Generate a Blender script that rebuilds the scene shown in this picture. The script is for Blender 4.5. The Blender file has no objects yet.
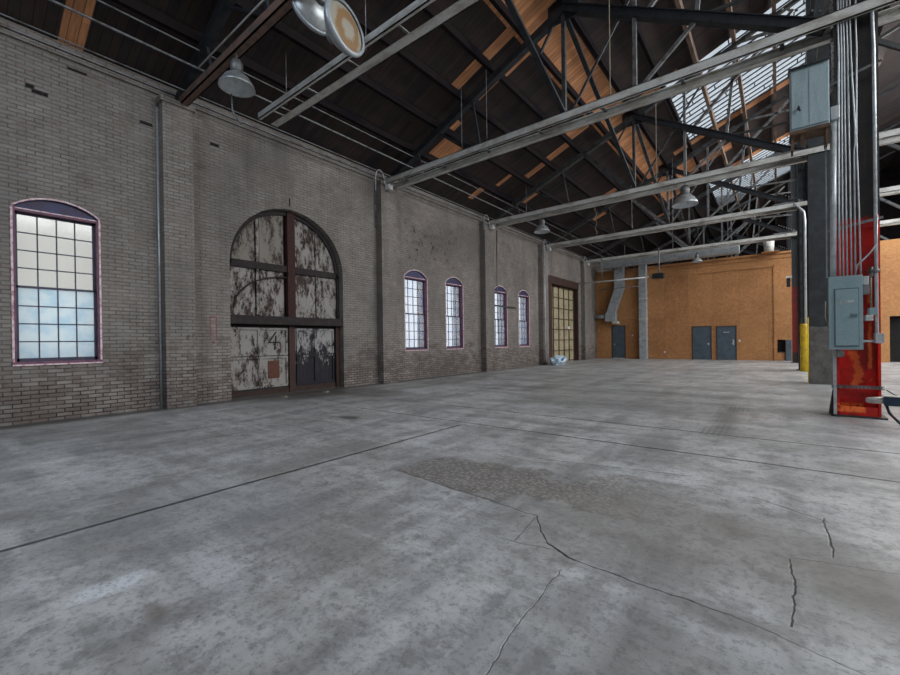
import bpy, bmesh, math, random
from mathutils import Vector, Matrix
random.seed(7)
S = bpy.context.scene
COL = S.collection
PI = math.pi

# ------------------------------------------------------------------ camera
H = 1.2
FPX, YAW, PITCH, ROLL, CY = 413.34, math.radians(38.376), math.radians(-0.2157), math.radians(0.758), 343.3
def cam_axes():
    f = Vector((-math.sin(YAW), math.cos(YAW), 0)); r = Vector((math.cos(YAW), math.sin(YAW), 0)); u = Vector((0, 0, 1))
    f2 = f*math.cos(PITCH) + u*math.sin(PITCH); u2 = u*math.cos(PITCH) - f*math.sin(PITCH)
    return r*math.cos(ROLL) - u2*math.sin(ROLL), u2*math.cos(ROLL) + r*math.sin(ROLL), f2
cr, cu, cf = cam_axes()
cd = bpy.data.cameras.new('camera'); cam = bpy.data.objects.new('camera', cd); COL.objects.link(cam)
cam.matrix_world = Matrix(((cr.x, cu.x, -cf.x, 0), (cr.y, cu.y, -cf.y, 0), (cr.z, cu.z, -cf.z, H), (0, 0, 0, 1)))
cd.sensor_width = 36; cd.lens = FPX/900*36; cd.shift_y = (CY-337.5)/900; cd.clip_end = 300; cd.clip_start = .05
S.camera = cam
# ------------------------------------------------------------------ world, lights, exposure
w = bpy.data.worlds.new('world'); S.world = w; w.use_nodes = True
bg = w.node_tree.nodes['Background']; bg.inputs[0].default_value = (.86, .93, 1, 1); bg.inputs[1].default_value = 1.85
S.view_settings.view_transform = 'Standard'; S.view_settings.look = 'None'
S.view_settings.gamma = 1; S.view_settings.use_curve_mapping = False
S.view_settings.exposure = 0.0
def area(name, loc, tgt, sx, sy, power, col):
    l = bpy.data.lights.new(name, 'AREA'); l.shape = 'RECTANGLE'; l.size = sx; l.size_y = sy; l.energy = power; l.color = col
    o = bpy.data.objects.new(name, l); COL.objects.link(o); o.location = loc
    o.rotation_euler = (Vector(tgt)-Vector(loc)).to_track_quat('-Z', 'Y').to_euler(); return o
# added fill lamps under unseen roof parts
area('far_slope_fill', (10.5, 15, 9.6), (0, 15, 0), 30, 5, 4400, (.93, .97, 1))
area('rear_bay_fill', (-1.5, -5.5, 9.0), (-1.0, 4, 0), 9, 5, 150, (.95, .97, 1))
area('wall_side_fill', (-4.6, -2.4, 7.6), (-4.2, 1.0, 0), 3.0, 2.5, 170, (.66, .80, 1))  # bluish fill added to tint the floor near the left wall
area('near_bay_fill', (-1.0, -.5, 9.2), (-2.5, 3, 0), 5, 3, 40, (.88, .94, 1))
area('far_bay_fill', (4.0, 24, 11.0), (-2, 23, 0), 3, 12, 1100, (1, .98, .95))

# ------------------------------------------------------------------ helpers
class MB:
    def __init__(s): s.b = bmesh.new()
    def box(s, x0, x1, y0, y1, z0, z1):
        v = [s.b.verts.new((x, y, z)) for x in (x0, x1) for y in (y0, y1) for z in (z0, z1)]
        for f in ((0,1,3,2), (4,6,7,5), (0,4,5,1), (2,3,7,6), (0,2,6,4), (1,5,7,3)): s.b.faces.new([v[i] for i in f])
        return s
    def quad(s, *p):
        s.b.faces.new([s.b.verts.new(q) for q in p]); return s
    def bar(s, p, q, w, h, up=(0, 1, 0)):
        p, q, up = Vector(p), Vector(q), Vector(up)
        d = (q-p).normalized(); a = d.cross(up)
        if a.length < 1e-4: a = d.cross(Vector((1, 0, 0)))
        a.normalize(); c = a.cross(d).normalized()
        vs = [s.b.verts.new(e + c*(i*w/2) + a*(j*h/2)) for e in (p, q) for i, j in ((-1,-1), (1,-1), (1,1), (-1,1))]
        for f in ((3,2,1,0), (4,5,6,7), (0,1,5,4), (1,2,6,5), (2,3,7,6), (3,0,4,7)): s.b.faces.new([vs[i] for i in f])
        return s
    def tube(s, pts, r, n=10, cap=True):
        pts = [Vector(p) for p in pts]; rings = []; a = None
        for i, p in enumerate(pts):
            d = (pts[min(i+1, len(pts)-1)] - pts[max(i-1, 0)]).normalized()
            if a is None:
                a = d.cross(Vector((0, 0, 1)));
                if a.length < .01: a = d.cross(Vector((0, 1, 0)))
            a = (a - d*a.dot(d)).normalized(); c = d.cross(a)
            rr = r[i] if isinstance(r, (list, tuple)) else r
            rings.append([s.b.verts.new(p + (a*math.cos(t*2*PI/n) + c*math.sin(t*2*PI/n))*rr) for t in range(n)])
        for k in range(len(rings)-1):
            for t in range(n):
                f = s.b.faces.new((rings[k][t], rings[k][(t+1)%n], rings[k+1][(t+1)%n], rings[k+1][t])); f.smooth = True
        if cap: s.b.faces.new(rings[0][::-1]); s.b.faces.new(rings[-1])
        return s
    def lathe(s, prof, org=(0, 0, 0), n=32, mat=None, close=False):
        m = mat or Matrix.Identity(4); o = Vector(org); rings = []
        for r, z in prof: rings.append([s.b.verts.new(o + m @ Vector((max(r, 1e-4)*math.cos(t*2*PI/n), max(r, 1e-4)*math.sin(t*2*PI/n), z))) for t in range(n)])
        for k in range(len(rings)-1):
            for t in range(n):
                f = s.b.faces.new((rings[k][t], rings[k][(t+1)%n], rings[k+1][(t+1)%n], rings[k+1][t])); f.smooth = True
        if close: s.b.faces.new(rings[0][::-1]); s.b.faces.new(rings[-1])
        return s
    def poly(s, pts, off):           # extruded polygon
        off = Vector(off); a = [s.b.verts.new(p) for p in pts]; b = [s.b.verts.new(Vector(p)+off) for p in pts]; n = len(a)
        s.b.faces.new(a); s.b.faces.new(b[::-1])
        for i in range(n): s.b.faces.new((a[i], b[i], b[(i+1)%n], a[(i+1)%n]))
        return s
    def build(s, name, mat, parent=None, bevel=0):
        bmesh.ops.recalc_face_normals(s.b, faces=s.b.faces)
        me = bpy.data.meshes.new(name); s.b.to_mesh(me); s.b.free()
        o = bpy.data.objects.new(name, me); COL.objects.link(o)
        if mat: me.materials.append(mat)
        if parent:
            o.parent = parent
            base = Vector(parent.location); p = parent.parent
            while p: base += Vector(p.location); p = p.parent
            me.transform(Matrix.Translation(-base))
        if bevel:
            m = o.modifiers.new('bevel', 'BEVEL'); m.width = bevel; m.segments = 2; m.limit_method = 'ANGLE'
        return o
def tag(o, label=None, cat=None, group=None, kind=None):
    if label: o['label'] = label
    if cat: o['category'] = cat
    if group: o['group'] = group
    if kind: o['kind'] = kind
    return o
def empty(name, loc, label, cat, group=None, kind=None):
    o = bpy.data.objects.new(name, None); COL.objects.link(o); o.location = loc; o.empty_display_size = .1
    return tag(o, label, cat, group, kind)
ORD = ['first', 'second', 'third', 'fourth', 'fifth', 'sixth', 'seventh', 'eighth', 'ninth', 'tenth', 'eleventh', 'twelfth', 'thirteenth', 'fourteenth', 'fifteenth', 'sixteenth', 'seventeenth']

# ------------------------------------------------------------------ materials
class NT:
    def __init__(s, name):
        s.m = bpy.data.materials.new(name); s.m.use_nodes = True; s.t = s.m.node_tree; s.p = s.t.nodes['Principled BSDF']; s._pos = None
    def n(s, ty, **k):
        x = s.t.nodes.new(ty)
        for a, b in k.items(): setattr(x, a, b)
        return x
    def put(s, sock, v):
        if isinstance(v, bpy.types.NodeSocket): s.t.links.new(v, sock)
        elif isinstance(v, (tuple, list)) and len(v) == 3 and sock.type == 'RGBA': sock.default_value = (*v, 1)
        else: sock.default_value = v
    def pos(s):
        if s._pos is None: s._pos = s.n('ShaderNodeNewGeometry').outputs['Position']
        return s._pos
    def math(s, op, a, b=0.0, c=0.0, clamp=False):
        x = s.n('ShaderNodeMath', operation=op, use_clamp=clamp); s.put(x.inputs[0], a); s.put(x.inputs[1], b); s.put(x.inputs[2], c); return x.outputs[0]
    def vm(s, op, a, b=(0, 0, 0), sc=None):
        x = s.n('ShaderNodeVectorMath', operation=op); s.put(x.inputs[0], a); s.put(x.inputs[1], b)
        if sc is not None: s.put(x.inputs['Scale'], sc)
        return x.outputs['Value'] if op in ('LENGTH', 'DOT_PRODUCT', 'DISTANCE') else x.outputs['Vector']
    def sep(s, v): return s.put2('ShaderNodeSeparateXYZ', v).outputs
    def put2(s, ty, v): x = s.n(ty); s.put(x.inputs[0], v); return x
    def comb(s, a, b, c=0.0):
        x = s.n('ShaderNodeCombineXYZ'); s.put(x.inputs[0], a); s.put(x.inputs[1], b); s.put(x.inputs[2], c); return x.outputs[0]
    def noise(s, scale, detail=4, rough=.6, vec=None, out='Fac', stretch=None):
        x = s.n('ShaderNodeTexNoise'); v = vec if vec is not None else s.pos()
        if stretch: v = s.vm('MULTIPLY', v, stretch)
        s.put(x.inputs['Vector'], v); x.inputs['Scale'].default_value = scale; x.inputs['Detail'].default_value = detail; x.inputs['Roughness'].default_value = rough
        return x.outputs[out]
    def ramp(s, v, a, b, lo=0.0, hi=1.0, smooth=True):
        x = s.n('ShaderNodeMapRange'); x.interpolation_type = 'SMOOTHSTEP' if smooth else 'LINEAR'
        s.put(x.inputs[0], v); s.put(x.inputs[1], a); s.put(x.inputs[2], b); s.put(x.inputs[3], lo); s.put(x.inputs[4], hi); return x.outputs[0]
    def mix(s, f, a, b, mode='MIX'):
        x = s.n('ShaderNodeMix', data_type='RGBA', blend_type=mode); s.put(x.inputs[0], f); s.put(x.inputs[6], a); s.put(x.inputs[7], b); return x.outputs[2]
    def rect(s, a, b, a0, a1, b0, b1, soft=.015):
        da = s.math('SUBTRACT', s.math('ABSOLUTE', s.math('SUBTRACT', a, (a0+a1)/2)), (a1-a0)/2)
        db = s.math('SUBTRACT', s.math('ABSOLUTE', s.math('SUBTRACT', b, (b0+b1)/2)), (b1-b0)/2)
        return s.ramp(s.math('MAXIMUM', da, db), -soft, soft, 1.0, 0.0)
    def bump(s, h, strength=.3, dist=.02):
        x = s.n('ShaderNodeBump'); x.inputs['Strength'].default_value = strength; x.inputs['Distance'].default_value = dist
        s.put(x.inputs['Height'], h); s.t.links.new(x.outputs[0], s.p.inputs['Normal'])
    def fin(s, col, rough=.7, metal=0.0, spec=.5):
        s.put(s.p.inputs['Base Color'], col); s.put(s.p.inputs['Roughness'], rough); s.put(s.p.inputs['Metallic'], metal); s.p.inputs['Specular IOR Level'].default_value = spec
        return s.m

def paint(name, c, c2=None, scale=6, rough=.6, metal=0.0, amt=1.0, lo=.45, hi=.65, bump=.15, spec=.4, stretch=None):
    t = NT(name); n = t.noise(scale, 6, .65, stretch=stretch); c2 = c2 or tuple(x*.6 for x in c)
    f = t.math('MULTIPLY', t.ramp(n, lo, hi), amt)
    fine = t.noise(scale*7, 3, .6)
    col = t.mix(f, c, c2); col = t.mix(t.ramp(fine, .3, .8, 0.0, .3), col, tuple(x*.5 for x in c))
    if bump: t.bump(fine, bump, .004)
    return t.fin(col, rough, metal, spec)

def brick_mat(name, tint=1.0):
    t = NT(name); x, y, z = t.sep(t.pos())
    wob = t.noise(1.3, 3, .5)
    u = t.math('ADD', y, x); zz = t.math('ADD', z, t.math('MULTIPLY', wob, .03))
    uv = t.comb(u, zz)
    b = t.n('ShaderNodeTexBrick'); t.put(b.inputs['Vector'], uv); b.inputs['Scale'].default_value = 1
    b.offset = .5; b.inputs['Mortar Size'].default_value = .009; b.inputs['Mortar Smooth'].default_value = .35; b.inputs['Brick Width'].default_value = .20; b.inputs['Row Height'].default_value = .066
    b.inputs['Color1'].default_value = (0, 0, 0, 1); b.inputs['Color2'].default_value = (1, 1, 1, 1); b.inputs['Mortar'].default_value = (.5, .5, .5, 1); b.inputs['Bias'].default_value = 0
    rnd = b.outputs['Color']; mort = b.outputs['Fac']
    n1 = t.noise(.55, 5, .6); n2 = t.noise(3.2, 6, .7); n3 = t.noise(14, 4, .7)
    base = t.mix(t.ramp(n1, .35, .7), (.310, .285, .258), (.200, .188, .178))
    base = t.mix(t.ramp(n2, .45, .75, 0, .55), base, (.125, .105, .09))
    base = t.mix(t.math('MULTIPLY', rnd, .5), base, (.19, .15, .125))
    base = t.mix(t.ramp(t.noise(1.0, 4, .6, stretch=(1, 2.2, .25)), .5, .75, 0, .5), base, (.11, .10, .095))
    # whitewash worn off towards the ground, showing brick
    wear = t.math('ADD', t.ramp(z, .0, 2.0, .34, 0.0), t.math('ADD', t.math('MULTIPLY', n2, .8), t.math('MULTIPLY', n3, .25)))
    wear = t.math('ADD', wear, t.math('MULTIPLY', rnd, .22))
    worn = t.ramp(wear, .74, 1.02)
    redc = t.mix(rnd, (.13, .060, .042), (.060, .042, .036))
    base = t.mix(t.math('MULTIPLY', worn, .42), base, redc)
    # soot patches and knocked out bricks
    pn = t.noise(5.5, 5, .75)
    for (a0, a1, b0, b1, th) in ((9.5, 12.2, 3.9, 5.1, .50), (3.1, 3.9, 1.2, 2.6, .56), (8.5, 9.2, 3.6, 5.0, .6), (13.4, 15.2, .2, 2.2, .55), (9.2, 11.2, .9, 1.2, .55)):
        m = t.math('MULTIPLY', t.rect(y, z, a0, a1, b0, b1, .5), t.ramp(pn, th+.05, th+.12))
        base = t.mix(m, base, (.05, .04, .035))
    holes = None
    for (a0, a1, b0, b1) in ((1.07, 1.26, 5.27, 5.335), (1.0, 1.10, 5.32, 5.39), (2.5, 2.70, 5.36, 5.42), (3.72, 3.9, 5.40, 5.46), (5.5, 5.53, 4.55, 4.75), (1.5, 1.75, 5.86, 5.90)):
        m = t.rect(y, z, a0, a1, b0, b1, .01); holes = m if holes is None else t.math('MAXIMUM', holes, m)
    base = t.mix(holes, base, (.012, .011, .011))
    base = t.mix(t.math('MULTIPLY', mort, t.math('ADD', t.ramp(t.noise(2.6, 4, .7), .3, .7, .2, .8), t.ramp(z, 0, 1.6, .35, 0), clamp=True)), base, t.mix(worn, (.085, .075, .068), (.035, .03, .028)))
    h = t.math('ADD', t.math('MULTIPLY', mort, -1.0), t.math('MULTIPLY', n3, .7)); h = t.math('SUBTRACT', h, t.math('MULTIPLY', holes, 2.0))
    t.bump(h, .85, .012)
    return t.fin(base, .82, 0, .3)

def floor_mat():
    t = NT('old_concrete'); pos = t.pos()
    wv = t.noise(2.2, 5, .65, out='Color'); wob = t.vm('SCALE', t.vm('SUBTRACT', wv, (.5, .5, .5)), sc=.11)
    wv2 = t.noise(.9, 3, .5, out='Color'); wob2 = t.vm('SCALE', t.vm('SUBTRACT', wv2, (.5, .5, .5)), sc=.05)
    P = t.vm('ADD', pos, wob); Q = t.vm('ADD', pos, wob2)
    x, y, z = t.sep(pos)
    def seg(a, b, w, base, k=1.0):
        a = Vector((*a, 0)); b = Vector((*b, 0)); d = b-a
        pa = t.vm('MULTIPLY', t.vm('SUBTRACT', base, tuple(a)), (1, 1, 0))
        h = t.math('DIVIDE', t.vm('DOT_PRODUCT', pa, tuple(d)), d.length_squared, clamp=True)
        di = t.vm('LENGTH', t.vm('SUBTRACT', pa, t.vm('SCALE', tuple(d), sc=h)))
        return t.ramp(di, w*.35, w, k, 0.0)
    def mx(l):
        o = l[0]
        for q in l[1:]: o = t.math('MAXIMUM', o, q)
        return o
    joints = mx([seg((-3.6, -9), (-3.6, 4.72), .026, Q, 1), seg((-6.0, 4.93), (9, 4.93), .022, Q, .95), seg((-6.6, 6.1), (9, 6.1), .024, Q, .9),
                 seg((-8.9, 5.6), (-6.0, 4.93), .012, P, .5), seg((-9, 8.9), (9, 8.9), .03, Q, .5), seg((-9, 13.5), (9, 13.5), .03, Q, .3)])
    cr = mx([seg((-1.3, 2.57), (-1.25, 2.18), .005, P, .7), seg((-1.3, 2.57), (-1.08, 2.25), .007, P, .9), seg((-1.08, 2.25), (-.88, 2.18), .011, P), seg((-.88, 2.18), (-.17, 2.14), .006, P, .8),
             seg((-.17, 2.14), (.5, 2.0), .006, P, .4), seg((-.9, 2.04), (-.83, 1.1), .004, P, .6), seg((.24, 3.67), (.23, 3.03), .007, P, .85), seg((.05, 2.87), (.04, 2.2), .006, P, .85), seg((.07, 2.9), (.5, 3.02), .004, P, .7),
             seg((-1.33, 2.15), (-1.04, 2.2), .005, P, .6), seg((-2.75, 2.72), (-1.3, 2.57), .006, P, .8), seg((-.2, 3.85), (.25, 3.62), .008, P, .6), seg((-1.9, 3.85), (-.6, 4.1), .012, P, .5)])
    n0 = t.noise(.28, 4, .55); n1 = t.noise(1.1, 6, .62); n2 = t.noise(6, 9, .78); n3 = t.noise(26, 7, .82)
    ns = t.noise(1.0, 5, .6, stretch=(2.2, .35, 1)); ns2 = t.noise(1.2, 5, .6, stretch=(.35, 1.9, 1))
    col = t.mix(t.ramp(n1, .40, .62), (.50, .505, .515), (.32, .318, .314))
    col = t.mix(t.ramp(n0, .4, .7, 0, .5), col, (.25, .235, .215))
    col = t.mix(t.ramp(ns, .46, .62, 0, .55), col, (.17, .17, .17))
    col = t.mix(t.ramp(ns2, .50, .64, 0, .5), col, (.56, .56, .55))
    col = t.mix(t.ramp(n2, .46, .62, 0, .6), col, (.15, .147, .143))
    # crumbled topping patch
    sx = t.math('SUBTRACT', t.math('ABSOLUTE', t.math('ADD', x, 1.62)), 1.2); sy = t.math('SUBTRACT', t.math('ABSOLUTE', t.math('SUBTRACT', t.math('SUBTRACT', y, 3.12), t.math('MULTIPLY', t.math('ADD', x, 1.62), .22))), .40)
    sd = t.math('ADD', t.math('MAXIMUM', sx, sy), t.math('MULTIPLY', t.math('SUBTRACT', n1, .5), 1.6))
    edge = t.ramp(t.math('SUBTRACT', t.sep(P)[1], t.math('SUBTRACT', 2.42, t.math('MULTIPLY', x, .10))), 0, .025)
    pm = t.math('MULTIPLY', t.math('MULTIPLY', edge, t.ramp(x, -3.0, -2.7)), t.math('MULTIPLY', t.ramp(sd, -.08, .08, 1, 0), t.ramp(x, -1.5, -.2, 1, .12)))
    vor = t.n('ShaderNodeTexVoronoi'); t.put(vor.inputs['Vector'], pos); vor.inputs['Scale'].default_value = 28
    grav = t.mix(t.ramp(vor.outputs['Distance'], .1, .6), (.30, .265, .235), (.12, .105, .095))
    col = t.mix(t.math('MULTIPLY', pm, .8), col, grav)
    rim = t.math('MULTIPLY', t.ramp(t.math('ABSOLUTE', sd), 0, .03, 1, 0), t.math('MULTIPLY', t.ramp(n2, .4, .6), t.ramp(x, -1.5, -.2, .6, .0)))
    col = t.mix(rim, col, (.10, .09, .085))
    # stains, painted-in sheen and darker areas of the slab
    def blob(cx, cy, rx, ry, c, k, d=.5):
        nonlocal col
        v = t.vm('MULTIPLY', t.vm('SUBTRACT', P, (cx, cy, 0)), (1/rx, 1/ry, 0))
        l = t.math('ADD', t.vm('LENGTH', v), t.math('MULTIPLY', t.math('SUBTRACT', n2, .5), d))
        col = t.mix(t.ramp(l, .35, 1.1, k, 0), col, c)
    blob(.55, 2.75, .5, .35, (.09, .075, .06), .6); blob(-.2, 2.1, .3, .12, (.12, .11, .10), .6); blob(-.5, 2.9, 1.3, .75, (.17, .15, .13), .55)
    blob(-5.42, 4.2, .30, .16, (.05, .048, .045), .85, .3); blob(-5.0, 3.3, .5, .05, (.14, .14, .14), .5); blob(-2.62, .58, .10, .20, (.72, .75, .80), .55, 1.6); blob(-2.4, .95, .4, .14, (.55, .57, .60), .4, 1.6)  # the pale bluish blobs paint a sheen into the concrete colour
    blob(-2.2, .62, .12, .06, (.10, .07, .05), .5, 1.5); blob(-2.6, 7.9, 2.2, 1.0, (.16, .155, .15), .5); blob(-.6, 7.2, .16, 1.6, (.15, .15, .15), .5); blob(-1.5, 11.5, 3.5, .5, (.17, .165, .16), .45)
    blob(-3.2, 1.3, 1.0, .8, (.24, .25, .27), .4); blob(-1.4, 1.6, .12, 1.4, (.15, .15, .155), .25); blob(-.5, 1.6, .10, 1.0, (.14, .14, .14), .3); blob(-9.2, 3, .45, 24, (.07, .065, .06), .9); blob(-7.4, 6.6, 1.0, 1.0, (.12, .115, .11), .6); blob(-3.0, 5.5, 3.0, .12, (.15, .15, .15), .4); blob(-1.2, 10.0, 2.6, .35, (.14, .14, .14), .5); blob(-4.6, 9.6, 2.6, .4, (.15, .15, .15), .5)  # includes a long darker band along the left wall and narrow dark tracks
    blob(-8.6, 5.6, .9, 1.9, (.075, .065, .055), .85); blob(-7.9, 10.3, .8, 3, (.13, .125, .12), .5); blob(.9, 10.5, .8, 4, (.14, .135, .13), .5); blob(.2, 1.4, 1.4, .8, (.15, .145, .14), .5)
    # tyre tread marks
    tread = t.math('MULTIPLY', t.rect(t.math('SUBTRACT', x, t.math('MULTIPLY', t.math('SUBTRACT', y, 7.2), .06)), y, -.75, -.45, 6.0, 8.8, .03), t.math('GREATER_THAN', t.math('FRACT', t.math('MULTIPLY', x, 16)), .45))
    col = t.mix(t.math('MULTIPLY', t.math('MULTIPLY', tread, t.ramp(n1, .4, .6)), .5), col, (.12, .12, .12))
    # small chips
    v2 = t.n('ShaderNodeTexVoronoi'); t.put(v2.inputs['Vector'], t.vm('MULTIPLY', P, (1, 1, 0))); v2.inputs['Scale'].default_value = 3.1
    gate = t.ramp(n1, .5, .6)
    chip = t.math('MULTIPLY', t.ramp(v2.outputs['Distance'], .035, .06, 1, 0), gate)
    v3 = t.n('ShaderNodeTexVoronoi'); t.put(v3.inputs['Vector'], t.vm('MULTIPLY', pos, (1, 1, 0))); v3.inputs['Scale'].default_value = 16
    chip = t.math('MAXIMUM', chip, t.math('MULTIPLY', t.ramp(v3.outputs['Distance'], .08, .14, 1, 0), t.ramp(n2, .5, .62)))
    col = t.mix(t.math('MULTIPLY', chip, .65), col, (.06, .055, .05))
    dk = t.math('MAXIMUM', joints, cr)
    col = t.mix(t.ramp(n3, .50, .60, 0, .5), col, (.12, .12, .118))
    col = t.mix(t.math('MULTIPLY', dk, .9), col, (.018, .017, .016))
    h = t.math('ADD', t.math('MULTIPLY', n3, .35), t.math('MULTIPLY', n2, .5)); h = t.math('SUBTRACT', h, t.math('MULTIPLY', dk, 3.0)); h = t.math('ADD', h, t.math('MULTIPLY', t.math('MULTIPLY', pm, vor.outputs['Distance']), 1.2))
    t.bump(h, .5, .01)
    rough = t.ramp(n1, .3, .7, .30, .55); rough = t.math('ADD', rough, t.math('MULTIPLY', pm, .3))
    return t.fin(col, rough, 0, .45)

def roof_mat():
    t = NT('roof_boards'); x, y, z = t.sep(t.pos())
    ro = t.math('DIVIDE', y, .135); fr = t.math('FRACT', ro); idx = t.math('FLOOR', ro)
    wn = t.n('ShaderNodeTexWhiteNoise', noise_dimensions='1D'); t.put(wn.inputs['W'], idx)
    off = t.math('MULTIPLY', wn.outputs['Value'], 7.0)
    idx2 = t.math('FLOOR', t.math('DIVIDE', t.math('ADD', x, off), 2.7))
    wn2 = t.n('ShaderNodeTexWhiteNoise', noise_dimensions='2D'); t.put(wn2.inputs['Vector'], t.comb(idx, idx2))
    r = wn2.outputs['Value']
    grain = t.noise(3, 5, .65, stretch=(.8, 9, 1)); bl = t.noise(.8, 4, .6)
    dark = t.mix(t.ramp(bl, .35, .7), (.026, .023, .027), (.052, .040, .038)); dark = t.mix(t.math('MULTIPLY', r, .5), dark, (.085, .055, .042))
    dark = t.mix(t.ramp(grain, .45, .75, 0, .5), dark, (.018, .016, .018))
    org = t.mix(r, (.95, .45, .21), (.62, .28, .14)); org = t.mix(t.ramp(grain, .4, .8, 0, .5), org, (.16, .075, .035))
    nz = t.math('MULTIPLY', t.math('SUBTRACT', t.noise(2.0, 3, .5), .5), .12); yy = y
    m = None
    for q in RECTS:
        k = t.rect(x, yy, *q, .01); m = k if m is None else t.math('MAXIMUM', m, k)
    col = t.mix(m, dark, org)
    gap = t.math('MAXIMUM', t.ramp(fr, .0, .06, 1, 0), t.ramp(fr, .94, 1, 0, 1))
    col = t.mix(t.math('MULTIPLY', gap, .75), col, (.01, .008, .008))
    t.bump(t.math('SUBTRACT', grain, gap), .4, .01)
    return t.fin(col, .8, 0, .25)
RECTS = [(-9.6, -8.45, 1.40, 1.72), (-8.15, -7.5, 9.35, 10.25), (-7.2, -6.9, 9.2, 9.4),
         (-4.72, -3.76, 3.6, 24), (-6.4, -5.5, 8.15, 8.45), (-5.4, -4.7, 8.2, 8.5), (-6.2, -5.45, 9.0, 9.22), (-5.4, -4.7, 9.0, 9.3),
         (-8.2, -7.4, 14.9, 15.3), (-7.2, -6.4, 13.6, 13.9), (-6.3, -5.5, 13.5, 13.85), (-8.9, -8.3, 12.4, 12.7), (-8.0, -7.4, 12.9, 13.1), (-5.4, -4.8, 12.9, 13.6), (-6.3, -5.5, 18.9, 19.3), (-3.76, -2.3, 14.0, 14.42), (-3.3, .8, 19.12, 19.5), (-3.6, -2.8, 20.6, 22.5), (-6.3, -5.2, 4.1, 4.6),
         (-2.8, 1.0, 24.2, 24.6), (-7.2, -6.6, 20.4, 21.0), (-5.4, -4.6, 25.4, 26.3), (-2.8, -1.5, 21.5, 22.2)]

def osb_mat():
    t = NT('orange_particle_board'); x, y, z = t.sep(t.pos())
    u = t.math('ADD', x, y)
    v = t.n('ShaderNodeTexVoronoi'); t.put(v.inputs['Vector'], t.comb(t.math('MULTIPLY', u, 13), t.math('MULTIPLY', z, 15))); v.inputs['Scale'].default_value = 1
    s = t.sep(v.outputs['Color'])[0]
    n = t.noise(.8, 6, .7); n2 = t.noise(5, 7, .75)
    col = t.mix(s, (.48, .235, .10), (.35, .155, .065)); col = t.mix(t.ramp(n, .4, .7, 0, .5), col, (.24, .105, .045)); col = t.mix(t.ramp(n2, .45, .75, 0, .5), col, (.20, .095, .045))
    px = t.math('ABSOLUTE', t.math('SUBTRACT', t.math('FRACT', t.math('DIVIDE', u, 1.22)), .5)); pz = t.math('ABSOLUTE', t.math('SUBTRACT', t.math('FRACT', t.math('DIVIDE', z, 2.44)), .5))
    sm = t.math('MAXIMUM', t.ramp(px, .488, .498), t.ramp(pz, .493, .499)); col = t.mix(t.math('MULTIPLY', sm, .35), col, (.10, .045, .02))
    pid = t.n('ShaderNodeTexWhiteNoise', noise_dimensions='2D'); t.put(pid.inputs['Vector'], t.comb(t.math('FLOOR', t.math('ADD', t.math('DIVIDE', u, 1.22), 0)), t.math('FLOOR', t.math('DIVIDE', z, 2.44))))
    col = t.mix(t.math('MULTIPLY', pid.outputs['Value'], .3), col, (.62, .33, .13))
    return t.fin(col, .75, 0, .25)

def peel_mat(name, lo=.50, hi=.56, paintc=(.40, .38, .36), under=(.045, .028, .022), burnt=None):
    t = NT(name); x, y, z = t.sep(t.pos())
    n = t.noise(2.3, 10, .8, stretch=(1, 1.5, .7)); n2 = t.noise(11, 6, .78, stretch=(1, 1.6, .7)); n3 = t.noise(3, 4, .6, stretch=(1, 6, .7))
    f = t.math('ADD', t.math('MULTIPLY', n, .75), t.math('MULTIPLY', n2, .25))
    if burnt: f = t.math('ADD', f, t.ramp(z, burnt[0], burnt[1], .22, 0))
    und = t.mix(t.ramp(n3, .35, .7), under, tuple(c*1.5 for c in under)); und = t.mix(t.ramp(n2, .5, .65), und, (.014, .012, .016))
    pc = t.mix(t.ramp(n3, .4, .8, 0, .5), paintc, (.24, .21, .19))
    m = t.ramp(f, lo, hi)
    t.bump(t.math('ADD', t.math('MULTIPLY', m, -1.0), n2), .5, .006)
    return t.fin(t.mix(m, pc, und), .75, 0, .3)

def rust_red():
    t = NT('red_column_paint'); x, y, z = t.sep(t.pos())
    n = t.noise(3.5, 6, .65); n2 = t.noise(12, 5, .7)
    red = t.mix(t.ramp(n, .35, .65), (.75, .012, .006), (.33, .010, .007)); red = t.mix(t.ramp(n2, .55, .8, 0, .4), red, (.05, .01, .01))
    # bare orange primer patches
    cx = t.math('ADD', x, t.math('MULTIPLY', t.math('SINE', t.math('MULTIPLY', z, 7.0)), .05))
    m1 = t.rect(t.math('ADD', cx, t.math('MULTIPLY', t.math('SUBTRACT', n2, .5), .14)), z, .865, .955, .45, .98, .02)
    m2 = t.math('MULTIPLY', t.rect(x, z, .70, 1.0, .08, .19, .02), t.ramp(n2, .38, .48))
    m3 = t.rect(t.math('ADD', x, t.math('MULTIPLY', t.math('SUBTRACT', n2, .5), .05)), z, 1.06, 1.10, .5, 1.9, .01)
    m = t.math('MAXIMUM', t.math('MAXIMUM', m1, m2), t.math('MULTIPLY', m3, t.ramp(n, .45, .55)))
    red = t.mix(m, red, (1.0, .20, .04))
    up = t.mix(t.ramp(n, .35, .7), (.060, .050, .045), (.028, .027, .030))
    k = t.ramp(t.math('ADD', z, t.math('MULTIPLY', t.math('SUBTRACT', n2, .5), .3)), 2.93, 2.99)
    t.bump(n2, .3, .005)
    return t.fin(t.mix(k, red, up), .42, 0, .5)
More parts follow.
